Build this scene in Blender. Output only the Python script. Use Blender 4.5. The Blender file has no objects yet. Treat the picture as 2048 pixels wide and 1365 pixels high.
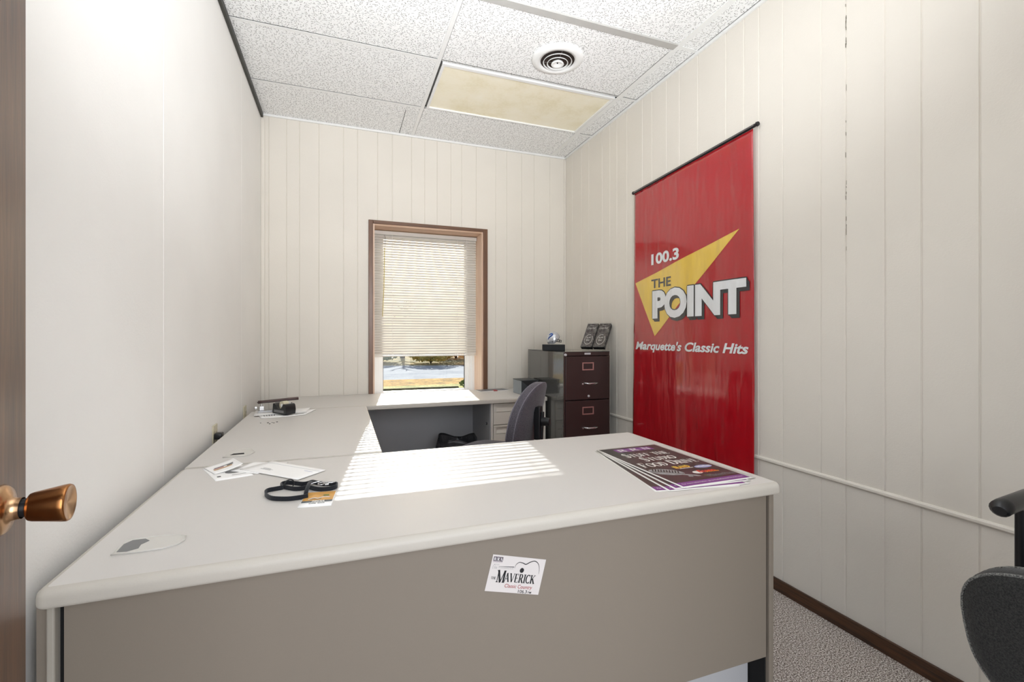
import bpy, bmesh, math, random
from mathutils import Vector, Matrix, noise
random.seed(7)
PI = math.pi
C = bpy.context.scene.collection
sc = bpy.context.scene

# ---------------------------------------------------------------- camera
cam_d = bpy.data.cameras.new('camera')
cam_d.sensor_width = 36.0
cam_d.lens = 928.4 / 2048 * 36.0
cam_d.shift_y = -(682.5 - 672.6) / 2048
cam_d.clip_start = 0.02
cam = bpy.data.objects.new('camera', cam_d)
C.objects.link(cam)
cam.location = (0, 0, 1.197)
cam.rotation_euler = (PI / 2, 0, -0.3514)
sc.camera = cam
# ---------------------------------------------------------------- colour management
sc.view_settings.view_transform = 'Standard'
sc.view_settings.look = 'None'
sc.view_settings.gamma = 1.0
sc.view_settings.use_curve_mapping = False
sc.view_settings.exposure = 0.42
# ---------------------------------------------------------------- world, sun, lamps
w = bpy.data.worlds.new('sky')
sc.world = w
w.use_nodes = True
wn = w.node_tree
for n in list(wn.nodes): wn.nodes.remove(n)
wo = wn.nodes.new('ShaderNodeOutputWorld')
wb = wn.nodes.new('ShaderNodeBackground')
ws = wn.nodes.new('ShaderNodeTexSky')
ws.sky_type = 'NISHITA'
ws.sun_disc = False
ws.sun_elevation = math.radians(25.2)
ws.sun_rotation = math.radians(7.3)
ws.air_density = 1.0
ws.dust_density = 2.5
wb.inputs['Strength'].default_value = 0.15
wn.links.new(ws.outputs[0], wb.inputs['Color'])
wn.links.new(wb.outputs[0], wo.inputs['Surface'])

def lamp(name, typ, loc, direction, energy, color=(1, 1, 1), **kw):
    d = bpy.data.lights.new(name, typ)
    d.energy = energy
    d.color = color
    for k, v in kw.items(): setattr(d, k, v)
    o = bpy.data.objects.new(name, d)
    C.objects.link(o)
    o.location = loc
    o.rotation_euler = Vector(direction).to_track_quat('-Z', 'Y').to_euler()
    return o
lamp('sun', 'SUN', (1, 8, 6), (-0.129, -1, -0.475), 7.5, (1.0, 0.98, 0.94), angle=math.radians(0.30))
# added fill lamp near the camera, aimed at far ceiling and back wall
lamp('added_ceiling_fill', 'AREA', (0.56, 0.20, 1.60), (-0.01, 1, 0.96), 26.5, (0.93, 0.965, 1.0), shape='RECTANGLE', size=0.8, size_y=0.6, spread=math.radians(110))
# unseen fill lamp added behind the camera to lift the darker areas
lamp('added_rear_fill', 'AREA', (0.5, -1.4, 1.4), (0.10, 1, -0.12), 50.0, (0.98, 0.98, 1.0), shape='RECTANGLE', size=2.2, size_y=2.2)

# ---------------------------------------------------------------- helpers
def lin(h):
    h = h.lstrip('#')
    out = []
    for i in (0, 2, 4):
        c = int(h[i:i + 2], 16) / 255
        out.append(c / 12.92 if c <= 0.04045 else ((c + 0.055) / 1.055) ** 2.4)
    return tuple(out) + (1.0,)

class NT:
    def __init__(s, name):
        s.m = bpy.data.materials.new(name)
        s.m.use_nodes = True
        s.t = s.m.node_tree
        s.b = s.t.nodes['Principled BSDF']
        s.o = s.t.nodes['Material Output']
    def n(s, typ, **kw):
        x = s.t.nodes.new('ShaderNode' + typ)
        for k, v in kw.items(): setattr(x, k, v)
        return x
    def l(s, a, b): s.t.links.new(a, b)
    def math(s, op, a, b=None, c=None):
        x = s.n('Math', operation=op)
        for i, v in enumerate((a, b, c)):
            if v is None: continue
            if isinstance(v, (int, float)): x.inputs[i].default_value = v
            else: s.l(v, x.inputs[i])
        return x.outputs[0]
    def coord(s, scale=(1, 1, 1), rot=(0, 0, 0)):
        tc = s.n('TexCoord'); mp = s.n('Mapping')
        mp.inputs['Scale'].default_value = scale
        mp.inputs['Rotation'].default_value = rot
        s.l(tc.outputs['Object'], mp.inputs['Vector'])
        return mp.outputs['Vector']
    def noise(s, vec, scale, detail=3, rough=0.5):
        x = s.n('TexNoise')
        x.inputs['Scale'].default_value = scale
        x.inputs['Detail'].default_value = detail
        x.inputs['Roughness'].default_value = rough
        if vec is not None: s.l(vec, x.inputs['Vector'])
        return x.outputs['Fac']
    def ramp(s, fac, stops):
        x = s.n('ValToRGB')
        e = x.color_ramp.elements
        while len(e) > 1: e.remove(e[-1])
        e[0].position = stops[0][0]; e[0].color = stops[0][1]
        for p_, c_ in stops[1:]:
            k = e.new(p_); k.color = c_
        s.l(fac, x.inputs['Fac'])
        return x.outputs['Color']
    def bump(s, h, strength=0.2, dist=0.001):
        x = s.n('Bump')
        x.inputs['Strength'].default_value = strength
        x.inputs['Distance'].default_value = dist
        s.l(h, x.inputs['Height'])
        s.l(x.outputs['Normal'], s.b.inputs['Normal'])

def mat(name, col, rough=0.5, metal=0.0, var=0.0, vscale=20, bump=0.0, bscale=300, bdist=0.0006, coat=0.0, spec=0.5, trans=None):
    """plain procedural material: base colour with a little noise, optional fine bump"""
    s = NT(name)
    c = lin(col) if isinstance(col, str) else col
    s.b.inputs['Base Color'].default_value = c
    s.b.inputs['Roughness'].default_value = rough
    s.b.inputs['Metallic'].default_value = metal
    s.b.inputs['Specular IOR Level'].default_value = spec
    s.b.inputs['Coat Weight'].default_value = coat
    v = s.coord()
    f = s.noise(v, vscale, 4)
    k = var
    s.l(s.ramp(f, [(0.3, tuple(max(0, x * (1 - k)) for x in c[:3]) + (1,)), (0.7, tuple(min(1, x * (1 + k)) for x in c[:3]) + (1,))]), s.b.inputs['Base Color'])
    if bump: s.bump(s.noise(v, bscale, 3), bump, bdist)
    return s.m

def wood(name, dark, light, axis='Z', scale=1.0, rough=0.4, contrast=(0.35, 0.65), coat=0.0):
    s = NT(name)
    st = {'X': (2 * scale, 45 * scale, 45 * scale), 'Y': (45 * scale, 2 * scale, 45 * scale), 'Z': (45 * scale, 45 * scale, 2 * scale)}[axis]
    v = s.coord(st)
    f = s.noise(v, 1.0, 6, 0.6)
    v2 = s.coord(tuple(q * 4 for q in st))
    g = s.noise(v2, 1.0, 4, 0.7)
    h = s.math('ADD', s.math('MULTIPLY', f, 0.65), s.math('MULTIPLY', g, 0.35))
    s.l(s.ramp(h, [(contrast[0], lin(dark)), (contrast[1], lin(light))]), s.b.inputs['Base Color'])
    s.b.inputs['Roughness'].default_value = rough
    s.b.inputs['Coat Weight'].default_value = coat
    s.b.inputs['Coat Roughness'].default_value = 0.25
    s.bump(h, 0.25, 0.0006)
    return s.m

class MB:
    """mesh builder: shapes collected into ONE mesh"""
    def __init__(s): s.bm = bmesh.new(); s.mats = []
    def mi(s, m):
        if m not in s.mats: s.mats.append(m)
        return s.mats.index(m)
    def faces(s, verts, faces, m, M=None, smooth=False):
        vs = [s.bm.verts.new((M @ Vector(v)) if M else Vector(v)) for v in verts]
        i = s.mi(m)
        for f in faces:
            try:
                q = s.bm.faces.new([vs[k] for k in f]); q.material_index = i; q.smooth = smooth
            except ValueError: pass
        return s
    def _merge(s, b2, m, M, smooth):
        b2.verts.index_update()
        s.faces([v.co.copy() for v in b2.verts], [[v.index for v in f.verts] for f in b2.faces], m, M, smooth)
        b2.free(); return s
    def box(s, x0, x1, y0, y1, z0, z1, m, bev=0, seg=2, M=None):
        b2 = bmesh.new()
        bmesh.ops.create_cube(b2, size=1)
        for v in b2.verts:
            v.co = Vector(((x0 + x1) / 2 + v.co.x * (x1 - x0), (y0 + y1) / 2 + v.co.y * (y1 - y0), (z0 + z1) / 2 + v.co.z * (z1 - z0)))
        if bev:
            bmesh.ops.bevel(b2, geom=list(b2.edges), offset=bev, segments=seg, profile=0.5, affect='EDGES')
        return s._merge(b2, m, M, bev > 0 and seg > 2)
    def cyl(s, p0, p1, r0, r1, m, n=24, cap=True, M=None, smooth=True):
        p0, p1 = Vector(p0), Vector(p1)
        d = (p1 - p0).normalized()
        a = d.orthogonal().normalized(); b = d.cross(a)
        vs = []
        for p_, r in ((p0, r0), (p1, r1)):
            for k in range(n):
                t = 2 * PI * k / n
                vs.append(p_ + (a * math.cos(t) + b * math.sin(t)) * r)
        fs = [[k, (k + 1) % n, n + (k + 1) % n, n + k] for k in range(n)]
        s.faces(vs, fs, m, M, smooth)
        if cap:
            s.faces(vs[:n], [list(range(n))[::-1]], m, M); s.faces(vs[n:], [list(range(n))], m, M)
        return s
    def lathe(s, prof, m, M=None, n=40, close=False, smooth=True):
        vs = []
        for r, z in prof:
            for k in range(n):
                t = 2 * PI * k / n
                vs.append((r * math.cos(t), r * math.sin(t), z))
        fs = []
        L = len(prof)
        for i in range(L - 1 + (1 if close else 0)):
            for k in range(n):
                a0, a1 = i * n + k, i * n + (k + 1) % n
                b0, b1 = ((i + 1) % L) * n + k, ((i + 1) % L) * n + (k + 1) % n
                fs.append([a0, a1, b1, b0])
        return s.faces(vs, fs, m, M, smooth)
    def tube(s, pts, r, m, n=10, closed=False, M=None, cap=True):
        pts = [Vector(q) for q in pts]
        L = len(pts); rings = []
        up = None
        for i, q in enumerate(pts):
            if closed: d = pts[(i + 1) % L] - pts[i - 1]
            else: d = pts[min(i + 1, L - 1)] - pts[max(i - 1, 0)]
            d.normalize()
            a = d.orthogonal() if up is None else (up - d * up.dot(d))
            a.normalize(); up = a
            b = d.cross(a)
            rr = r(i / max(1, L - 1)) if callable(r) else r
            rings.append([q + (a * math.cos(2 * PI * k / n) + b * math.sin(2 * PI * k / n)) * rr for k in range(n)])
        vs = [v for g in rings for v in g]
        fs = []
        for i in range(L if closed else L - 1):
            j = (i + 1) % L
            for k in range(n):
                fs.append([i * n + k, i * n + (k + 1) % n, j * n + (k + 1) % n, j * n + k])
        s.faces(vs, fs, m, M, True)
        if cap and not closed:
            s.faces(rings[0], [list(range(n))[::-1]], m, M); s.faces(rings[-1], [list(range(n))], m, M)
        return s
    def prism(s, poly, z0, z1, m, M=None, smooth=False):
        n = len(poly)
        vs = [(x, y, z0) for x, y in poly] + [(x, y, z1) for x, y in poly]
        fs = [list(range(n))[::-1], list(range(n, 2 * n))] + [[k, (k + 1) % n, n + (k + 1) % n, n + k] for k in range(n)]
        return s.faces(vs, fs, m, M, smooth)
    def grid(s, f, nu, nv, m, closed_u=False, M=None, smooth=True):
        vs = [f(i / nu, j / nv) for j in range(nv + 1) for i in range(nu + (0 if closed_u else 1))]
        W = nu if closed_u else nu + 1
        fs = []
        for j in range(nv):
            for i in range(nu):
                fs.append([j * W + i, j * W + (i + 1) % W, (j + 1) * W + (i + 1) % W, (j + 1) * W + i])
        return s.faces(vs, fs, m, M, smooth)
    def slab(s, f, nu, nv, th, m, M=None):
        """closed thin sheet: f(u,v) -> point; thickness along averaged normal"""
        P = [[Vector(f(i / nu, j / nv)) for i in range(nu + 1)] for j in range(nv + 1)]
        def nrm(i, j):
            a = P[j][min(i + 1, nu)] - P[j][max(i - 1, 0)]
            b = P[min(j + 1, nv)][i] - P[max(j - 1, 0)][i]
            return a.cross(b).normalized()
        vs = []; N = (nu + 1) * (nv + 1)
        for j in range(nv + 1):
            for i in range(nu + 1): vs.append(P[j][i])
        for j in range(nv + 1):
            for i in range(nu + 1): vs.append(P[j][i] - nrm(i, j) * th)
        fs = []
        W = nu + 1
        for j in range(nv):
            for i in range(nu):
                a, b, c, d = j * W + i, j * W + i + 1, (j + 1) * W + i + 1, (j + 1) * W + i
                fs.append([a, b, c, d]); fs.append([N + d, N + c, N + b, N + a])
        for i in range(nu):
            fs.append([i + 1, i, N + i, N + i + 1]); a = nv * W + i
            fs.append([a, a + 1, N + a + 1, N + a])
        for j in range(nv):
            a = j * W; fs.append([a, a + W, N + a + W, N + a]); a = j * W + nu
            fs.append([a + W, a, N + a, N + a + W])
        return s.faces(vs, fs, m, M, True)
    def poly2d(s, data, fn, m):
        """flat 2-D print (verts, faces) placed through fn(x,y)->3-D point"""
        vs, fs = data
        return s.faces([fn(x, y) for x, y in vs], fs, m)
    def build(s, name, parent=None, bevel=0, seg=2, fix=True):
        me = bpy.data.meshes.new(name)
        if fix: bmesh.ops.recalc_face_normals(s.bm, faces=list(s.bm.faces))
        s.bm.to_mesh(me); s.bm.free()
        for m in s.mats: me.materials.append(m)
        o = bpy.data.objects.new(name, me)
        C.objects.link(o)
        if parent is not None: o.parent = parent
        if bevel:
            bv = o.modifiers.new('bevel', 'BEVEL'); bv.width = bevel; bv.segments = seg; bv.limit_method = 'ANGLE'; bv.angle_limit = math.radians(40)
        return o

def tag(o, label=None, cat=None, group=None, kind=None):
    if label: o['label'] = label
    if cat: o['category'] = cat
    if group: o['group'] = group
    if kind: o['kind'] = kind
    return o
def thing(name, label, cat, loc=(0, 0, 0), rz=0, group=None):
    o = bpy.data.objects.new(name, None); C.objects.link(o)
    o.empty_display_size = 0.05
    o.location = loc; o.rotation_euler = (0, 0, rz)
    return tag(o, label, cat, group)
def struct(o, label=None): o['kind'] = 'structure'; return tag(o, label)
def T(x, y, z, rz=0, rx=0, ry=0):
    return Matrix.Translation((x, y, z)) @ Matrix.Rotation(rz, 4, 'Z') @ Matrix.Rotation(ry, 4, 'Y') @ Matrix.Rotation(rx, 4, 'X')

# ---- 2-D lettering -------------------------------------------------------
_cache = {}
def text2d(body, x0, y0, x1=None, y1=None, h=None, bold=0.0, shear=0.0, cell=None):
    """lettering as flat faces fitted to the box x0..x1, y0..y1 (or to height h)"""
    key = (body, bold, shear)
    if key not in _cache:
        cu = bpy.data.curves.new('lettering', 'FONT')
        cu.body = body; cu.offset = bold; cu.shear = shear; cu.resolution_u = 4
        o = bpy.data.objects.new('lettering', cu); C.objects.link(o)
        dg = bpy.context.evaluated_depsgraph_get()
        me = bpy.data.meshes.new_from_object(o.evaluated_get(dg))
        vs = [(v.co.x, v.co.y) for v in me.vertices]; fs = [list(p_.vertices) for p_ in me.polygons]
        bpy.data.objects.remove(o); bpy.data.curves.remove(cu); bpy.data.meshes.remove(me)
        _cache[key] = (vs, fs)
    vs, fs = _cache[key]
    ax, bx = min(v[0] for v in vs), max(v[0] for v in vs)
    ay, by = min(v[1] for v in vs), max(v[1] for v in vs)
    sy = (h / (by - ay)) if h else ((y1 - y0) / (by - ay))
    sx = ((x1 - x0) / (bx - ax)) if x1 is not None else sy
    out = [(x0 + (x - ax) * sx, y0 + (y - ay) * sy) for x, y in vs]
    if cell: return slice2d((out, fs), cell)
    return out, fs
def slice2d(data, cell):
    vs, fs = data
    b = bmesh.new()
    q = [b.verts.new((x, y, 0)) for x, y in vs]
    for f in fs:
        try: b.faces.new([q[k] for k in f])
        except ValueError: pass
    a0, a1 = min(v[0] for v in vs), max(v[0] for v in vs)
    x = math.ceil(a0 / cell) * cell
    while x < a1:
        bmesh.ops.bisect_plane(b, geom=list(b.verts) + list(b.edges) + list(b.faces), plane_co=(x, 0, 0), plane_no=(1, 0, 0), dist=1e-6)
        x += cell
    b.verts.index_update()
    r = ([(v.co.x, v.co.y) for v in b.verts], [[v.index for v in f.verts] for f in b.faces])
    b.free(); return r
def rect2d(x0, y0, x1, y1): return ([(x0, y0), (x1, y0), (x1, y1), (x0, y1)], [[0, 1, 2, 3]])
def xform2d(data, f): return ([f(x, y) for x, y in data[0]], data[1])
def stroke2d(pts, wd):
    vs = []; fs = []
    n = len(pts)
    for i, (x, y) in enumerate(pts):
        a = pts[max(0, i - 1)]; b = pts[min(n - 1, i + 1)]
        dx, dy = b[0] - a[0], b[1] - a[1]; L = math.hypot(dx, dy) or 1
        k = wd(i / (n - 1)) if callable(wd) else wd
        vs += [(x - dy / L * k / 2, y + dx / L * k / 2), (x + dy / L * k / 2, y - dx / L * k / 2)]
    for i in range(n - 1): fs.append([2 * i, 2 * i + 1, 2 * i + 3, 2 * i + 2])
    return vs, fs
def ell2d(cx, cy, rx, ry, n=24): return ([(cx + rx * math.cos(2 * PI * k / n), cy + ry * math.sin(2 * PI * k / n)) for k in range(n)], [list(range(n))])
def join2d(ds):
    V = []; F = []
    for v, f in ds:
        o = len(V); V += v; F += [[k + o for k in q] for q in f]
    return V, F

TK, TN = 0.23, 0.09          # thick and thin strokes of the roman capitals
def _arc(cx, cy, rx, ry, a0, a1, n=16, th=None):
    pts = [(cx + rx * math.cos(math.radians(a0 + (a1 - a0) * k / n)), cy + ry * math.sin(math.radians(a0 + (a1 - a0) * k / n))) for k in range(n + 1)]
    f = lambda t: TN + (TK - TN) * abs(math.cos(math.radians(a0 + (a1 - a0) * t))) ** 1.3
    return stroke2d(pts, th or f)
def _v(x, t=TK, y0=0, y1=1): return stroke2d([(x, y0), (x, y1)], t)
def _d(a, b, t): return stroke2d([a, b], t)
def _s(x, y, wd=0.34): return rect2d(x - wd / 2, y - 0.03, x + wd / 2, y + 0.03)
def roman(ch):
    """hand-drawn roman capital: (width, shape), cap height 1"""
    G = {
     'M': (1.12, [_v(.16, TN), _d((.14, 1), (.56, 0), TK), _d((.56, 0), (.94, 1), TN), _v(.96), _s(.16, .03, .26), _s(.96, .03), _s(.10, .97, .24), _s(1.0, .97, .26)]),
     'A': (.98, [_d((.12, 0), (.47, 1), TN), _d((.45, 1), (.84, 0), TK), rect2d(.26, .30, .68, .37), _s(.12, .03, .26), _s(.86, .03, .32)]),
     'V': (.96, [_d((.12, 1), (.50, 0), TK), _d((.50, 0), (.84, 1), TN), _s(.12, .97, .32), _s(.84, .97, .26)]),
     'E': (.80, [_v(.20), rect2d(.10, .0, .70, .06), rect2d(.10, .94, .68, 1.0), rect2d(.2, .47, .52, .53), _v(.68, .06, .0, .24), _v(.66, .06, .76, 1.0), _v(.52, .05, .38, .62)]),
     'R': (.92, [_v(.20), _s(.20, .03), rect2d(.06, .94, .45, 1.0), rect2d(.2, .47, .45, .53), _arc(.42, .735, .24, .235, -90, 90), _d((.44, .5), (.80, .0), TK), _s(.84, .03, .2)]),
     'I': (.46, [_v(.23), _s(.23, .03, .4), _s(.23, .97, .4)]),
     'C': (.88, [_arc(.48, .5, .38, .47, 50, 310), _v(.76, .05, .68, 1.0), _v(.76, .05, 0, .3)]),
     'K': (.96, [_v(.20), _s(.2, .03), _s(.2, .97), _d((.26, .42), (.78, 1), TN), _d((.40, .60), (.80, 0), TK), _s(.82, .03, .28), _s(.80, .97, .26)]),
     'S': (.70, [_arc(.35, .735, .22, .235, 40, 200, th=.13), _arc(.35, .265, .24, .235, 20, -150, th=.13), _d((.16, .70), (.56, .32), TK), _v(.58, .05, .72, 1.0), _v(.11, .05, 0, .30)]),
     'T': (.84, [_v(.42), _s(.42, .03), rect2d(.06, .93, .78, 1.0), _v(.08, .05, .74, 1.0), _v(.76, .05, .74, 1.0)]),
     'U': (.94, [_v(.22, TK, .3, 1), _v(.76, TN, .3, 1), _arc(.49, .32, .27, .29, 180, 360), _s(.20, .97), _s(.78, .97, .26)]),
     'F': (.76, [_v(.20), _s(.2, .03), rect2d(.10, .94, .68, 1.0), rect2d(.2, .47, .52, .53), _v(.66, .06, .74, 1.0), _v(.52, .05, .38, .62)]),
     'D': (.96, [_v(.20), rect2d(.06, 0, .42, .06), rect2d(.06, .94, .42, 1), _arc(.42, .5, .40, .465, -90, 90)]),
     'O': (.98, [_arc(.49, .5, .39, .47, 0, 360, 28)]),
     'H': (1.0, [_v(.20), _v(.80), rect2d(.2, .47, .8, .53), _s(.2, .03), _s(.8, .03), _s(.2, .97), _s(.8, .97)]),
     'N': (1.0, [_v(.17, TN), _v(.83, TN), _d((.17, 1), (.83, 0), TK), _s(.17, .03, .26), _s(.12, .97, .26), _s(.83, .97, .26)]),
    }
    return G[ch][0], join2d(G[ch][1])
def romantext(body, x0, y0, x1, h, small=0.78):
    """roman caps fitted to the width x0..x1; lower-case input gives small capitals"""
    items = []; x = 0
    for ch in body:
        if ch == ' ': x += 0.42; continue
        k = 1.0 if ch.isupper() else small
        wd, g = roman(ch.upper())
        items.append((g, x, k)); x += wd * k * 0.99
    sx = (x1 - x0) / x
    return join2d([xform2d(g, lambda a, b, X=X, k=k: (x0 + (X + a * k) * sx, y0 + b * k * h)) for g, X, k in items])

# ---------------------------------------------------------------- materials
def wall_mat(name, col):
    s = NT(name)
    v = s.coord()
    f = s.noise(v, 2.2, 3)
    c = lin(col)
    s.l(s.ramp(f, [(0.3, tuple(x * 0.975 for x in c[:3]) + (1,)), (0.7, tuple(min(1, x * 1.02) for x in c[:3]) + (1,))]), s.b.inputs['Base Color'])
    s.b.inputs['Roughness'].default_value = 0.55
    s.b.inputs['Specular IOR Level'].default_value = 0.3
    a = s.noise(v, 170, 3, 0.6); b = s.noise(v, 55, 2, 0.5)
    s.bump(s.math('ADD', a, s.math('MULTIPLY', b, 0.7)), 0.35, 0.0012)
    return s.m
M_wall = wall_mat('painted_panelling', '#e4ded4')
M_wallL = wall_mat('painted_panel_left', '#f4f2ee')
M_white = mat('white_enamel', '#eeeeec', 0.4, var=0.01)
M_vinyl = mat('white_vinyl', '#f0f0f0', 0.35, var=0.01)
M_chip = mat('cracked_paint_gap', '#7d786c', 0.8, var=0.3)
M_darktrim = mat('dark_angle_and_gap_shade', '#34342f', 0.5, var=0.2)  # real dark wall angle; also colours the strips that imitate gap shadows
M_teegrey = mat('grey_tee_metal', '#b4b2ae', 0.45, var=0.03)

def ceiling_mat():
    s = NT('fissured_ceiling_tile')
    tc = s.n('TexCoord')
    base = tc.outputs['Object']
    nz = s.n('TexNoise'); nz.inputs['Scale'].default_value = 130; nz.inputs['Detail'].default_value = 1
    s.l(base, nz.inputs['Vector'])
    sub = s.n('VectorMath', operation='SUBTRACT'); s.l(nz.outputs['Color'], sub.inputs[0]); sub.inputs[1].default_value = (0.5, 0.5, 0.5)
    scl = s.n('VectorMath', operation='SCALE'); s.l(sub.outputs[0], scl.inputs[0]); scl.inputs['Scale'].default_value = 0.006
    add = s.n('VectorMath', operation='ADD'); s.l(base, add.inputs[0]); s.l(scl.outputs[0], add.inputs[1])
    masks = []
    for sc_, off, ln, th, keep in ((62, 0.0, 0.40, 0.060, 0.25), (70, 3.7, 0.28, 0.055, 0.45), (120, 9.1, 0.13, 0.10, 0.6)):
        o2 = s.n('VectorMath', operation='ADD'); s.l(add.outputs[0], o2.inputs[0]); o2.inputs[1].default_value = (off, off * 0.7, 0)
        vo = s.n('TexVoronoi', voronoi_dimensions='2D'); vo.inputs['Scale'].default_value = sc_
        s.l(o2.outputs[0], vo.inputs['Vector'])
        d = s.n('VectorMath', operation='SUBTRACT'); s.l(o2.outputs[0], d.inputs[0]); s.l(vo.outputs['Position'], d.inputs[1])
        d2 = s.n('VectorMath', operation='SCALE'); s.l(d.outputs[0], d2.inputs[0]); d2.inputs['Scale'].default_value = sc_
        sx = s.n('SeparateXYZ'); s.l(d2.outputs[0], sx.inputs[0])
        cs = s.n('SeparateColor'); s.l(vo.outputs['Color'], cs.inputs[0])
        ang = s.math('MULTIPLY', cs.outputs[0], 6.2832)
        co, si = s.math('COSINE', ang), s.math('SINE', ang)
        u = s.math('ADD', s.math('MULTIPLY', sx.outputs[0], co), s.math('MULTIPLY', sx.outputs[1], si))
        v = s.math('SUBTRACT', s.math('MULTIPLY', sx.outputs[1], co), s.math('MULTIPLY', sx.outputs[0], si))
        m1 = s.math('LESS_THAN', s.math('ABSOLUTE', u), ln)
        m2 = s.math('LESS_THAN', s.math('ABSOLUTE', v), th)
        m3 = s.math('GREATER_THAN', cs.outputs[1], keep)
        masks.append(s.math('MULTIPLY', s.math('MULTIPLY', m1, m2), m3))
    mk = s.math('MINIMUM', s.math('ADD', s.math('ADD', masks[0], masks[1]), s.math('MULTIPLY', masks[2], 0.6)), 1.0)
    s.l(s.ramp(mk, [(0.0, lin('#f6f6f5')), (1.0, lin('#6a6763'))]), s.b.inputs['Base Color'])
    s.b.inputs['Roughness'].default_value = 0.9
    s.b.inputs['Specular IOR Level'].default_value = 0.1
    return s.m
M_tile = ceiling_mat()

def carpet_mat():
    s = NT('speckled_carpet')
    v = s.coord()
    f = s.noise(v, 190, 2, 0.7); g = s.noise(v, 420, 1, 0.5)
    h = s.math('ADD', s.math('MULTIPLY', f, 0.6), s.math('MULTIPLY', g, 0.4))
    s.l(s.ramp(h, [(0.42, lin('#4d433f')), (0.47, lin('#94877d')), (0.53, lin('#cbc1b9')), (0.58, lin('#faf6f3'))]), s.b.inputs['Base Color'])
    s.b.inputs['Roughness'].default_value = 1.0
    s.b.inputs['Specular IOR Level'].default_value = 0.05
    s.bump(h, 0.8, 0.004)
    return s.m
M_carpet = carpet_mat()
M_base = wood('dark_oak_skirting', '#2c1a10', '#5d3d26', 'Y', 1.3, 0.45)
M_doorwood = wood('stained_door_veneer', '#3a2418', '#6e4c33', 'Z', 1.1, 0.32, (0.3, 0.7), coat=0.5)
M_winwood = wood('stained_window_casing', '#4a2f1e', '#7d563b', 'Z', 1.0, 0.4, (0.3, 0.7), coat=0.2)
M_winwoodX = wood('stained_window_head', '#4a2f1e', '#7d563b', 'X', 1.0, 0.4, (0.3, 0.7), coat=0.2)
M_desktop = mat('grey_laminate', '#d4d0cb', 0.42, var=0.02, vscale=900, bump=0.08, bscale=900, bdist=0.0003)
M_edge = mat('desk_edge_moulding', '#c3bdb3', 0.45, var=0.015, vscale=400)
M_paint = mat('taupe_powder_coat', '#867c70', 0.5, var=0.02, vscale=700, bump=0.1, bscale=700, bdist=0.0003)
M_paintL = mat('light_powder_coat', '#dbd5ca', 0.45, var=0.02, vscale=700, bump=0.08, bscale=700, bdist=0.0003)
M_post = mat('pale_taupe_post', '#a8a297', 0.45, var=0.02)
M_greypanel = mat('grey_back_panel', '#b9b9bb', 0.6, var=0.05, vscale=600)
M_black = mat('black_plastic', '#17181b', 0.35, var=0.1)
M_blackmatt = mat('black_matt', '#101113', 0.7, var=0.2)
M_chrome = mat('chrome', '#dcdcde', 0.18, 1.0, var=0.02)
M_nickel = mat('matt_nickel', '#cfcfd2', 0.4, 0.15, var=0.02)
M_steel = mat('brushed_steel', '#a8a8aa', 0.35, 1.0, var=0.05)
M_brass = mat('satin_bronze', '#a77245', 0.22, 1.0, var=0.04)
M_brasslight = mat('brushed_bronze_face', '#c9a27c', 0.25, 1.0, var=0.03)
M_dark = mat('deep_shadow_cavity', '#0c0c0d', 0.9)
M_cab = mat('brown_metal_drawer', '#35211f', 0.38, var=0.06, vscale=200)
M_cabside = mat('glossy_charcoal_side', '#4a4a48', 0.16, var=0.12, vscale=12, bump=0.15, bscale=8, bdist=0.002, coat=0.6)
M_pink = mat('copper_label_frame', '#b98a84', 0.4, 0.6, var=0.05)
M_ivory = mat('ivory_plastic', '#cfc7ae', 0.4, var=0.02)
M_paper = mat('white_paper', '#fbfaf8', 0.6, var=0.01)
M_ink = mat('black_ink', '#15151a', 0.5)
M_greyink = mat('grey_ink', '#7c7c7c', 0.5)
M_beigeink = mat('tan_ink', '#c39a63', 0.5)
M_darkred = mat('red_ink', '#a33436', 0.5)
M_purple = mat('purple_ink', '#7d4286', 0.45, var=0.04)
M_purpledark = mat('dark_purple_ink', '#331433', 0.45)
M_clear = None

# ================================================================= THE SETTING
XL, XR, YB, H = -0.557, 1.928, 3.838, 2.834
YF = -0.10
def grooves_profile(gs, a, b, gw=0.0035, gd=0.004):
    pr = [(a, 0)]
    for g in sorted(gs):
        if g - gw <= a or g + gw >= b: continue
        pr += [(g - gw, 0), (g - gw * 0.35, gd), (g + gw * 0.35, gd), (g + gw, 0)]
    pr.append((b, 0))
    return pr
def panel(mb, pr, z0, z1, fn, m):
    n = len(pr)
    vs = [fn(s_, d_, z) for z in (z0, z1) for s_, d_ in pr]
    mb.faces(vs, [[k, k + 1, n + k + 1, n + k] for k in range(n - 1)], m)

# floor and ceiling
f = MB(); f.box(XL - 0.1, XR + 0.1, YF - 1.6, YB + 0.1, -0.08, 0, M_carpet)
struct(f.build('floor'), 'brown and grey speckled carpet')
WX0, WX1, WZ0, WZ1 = 0.232, 1.141, 0.66, 2.09      # window opening
back_g = [-0.507, -0.388, -0.3, -0.165, 0.012, 0.116, 0.267, 0.381, 0.534, 0.64, 0.743, 0.859, 0.952, 1.079, 1.254, 1.356, 1.497, 1.616, 1.772]
wb_ = MB()
fb = lambda s_, d_, z: (s_, YB + d_, z)
panel(wb_, grooves_profile(back_g, XL, XR), WZ1, H, fb, M_wall)
panel(wb_, grooves_profile(back_g, XL, XR), 0, WZ0, fb, M_wall)
panel(wb_, grooves_profile(back_g, XL, WX0), WZ0, WZ1, fb, M_wall)
panel(wb_, grooves_profile(back_g, WX1, XR), WZ0, WZ1, fb, M_wall)
for x0, x1, z0, z1 in ((XL - .1, WX0, -.08, H + .15), (WX1, XR + .1, -.08, H + .15), (WX0, WX1, WZ1, H + .15), (WX0, WX1, -.08, WZ0)):
    wb_.box(x0, x1, YB + 0.006, YB + 0.31, z0, z1, M_wall)
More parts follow.
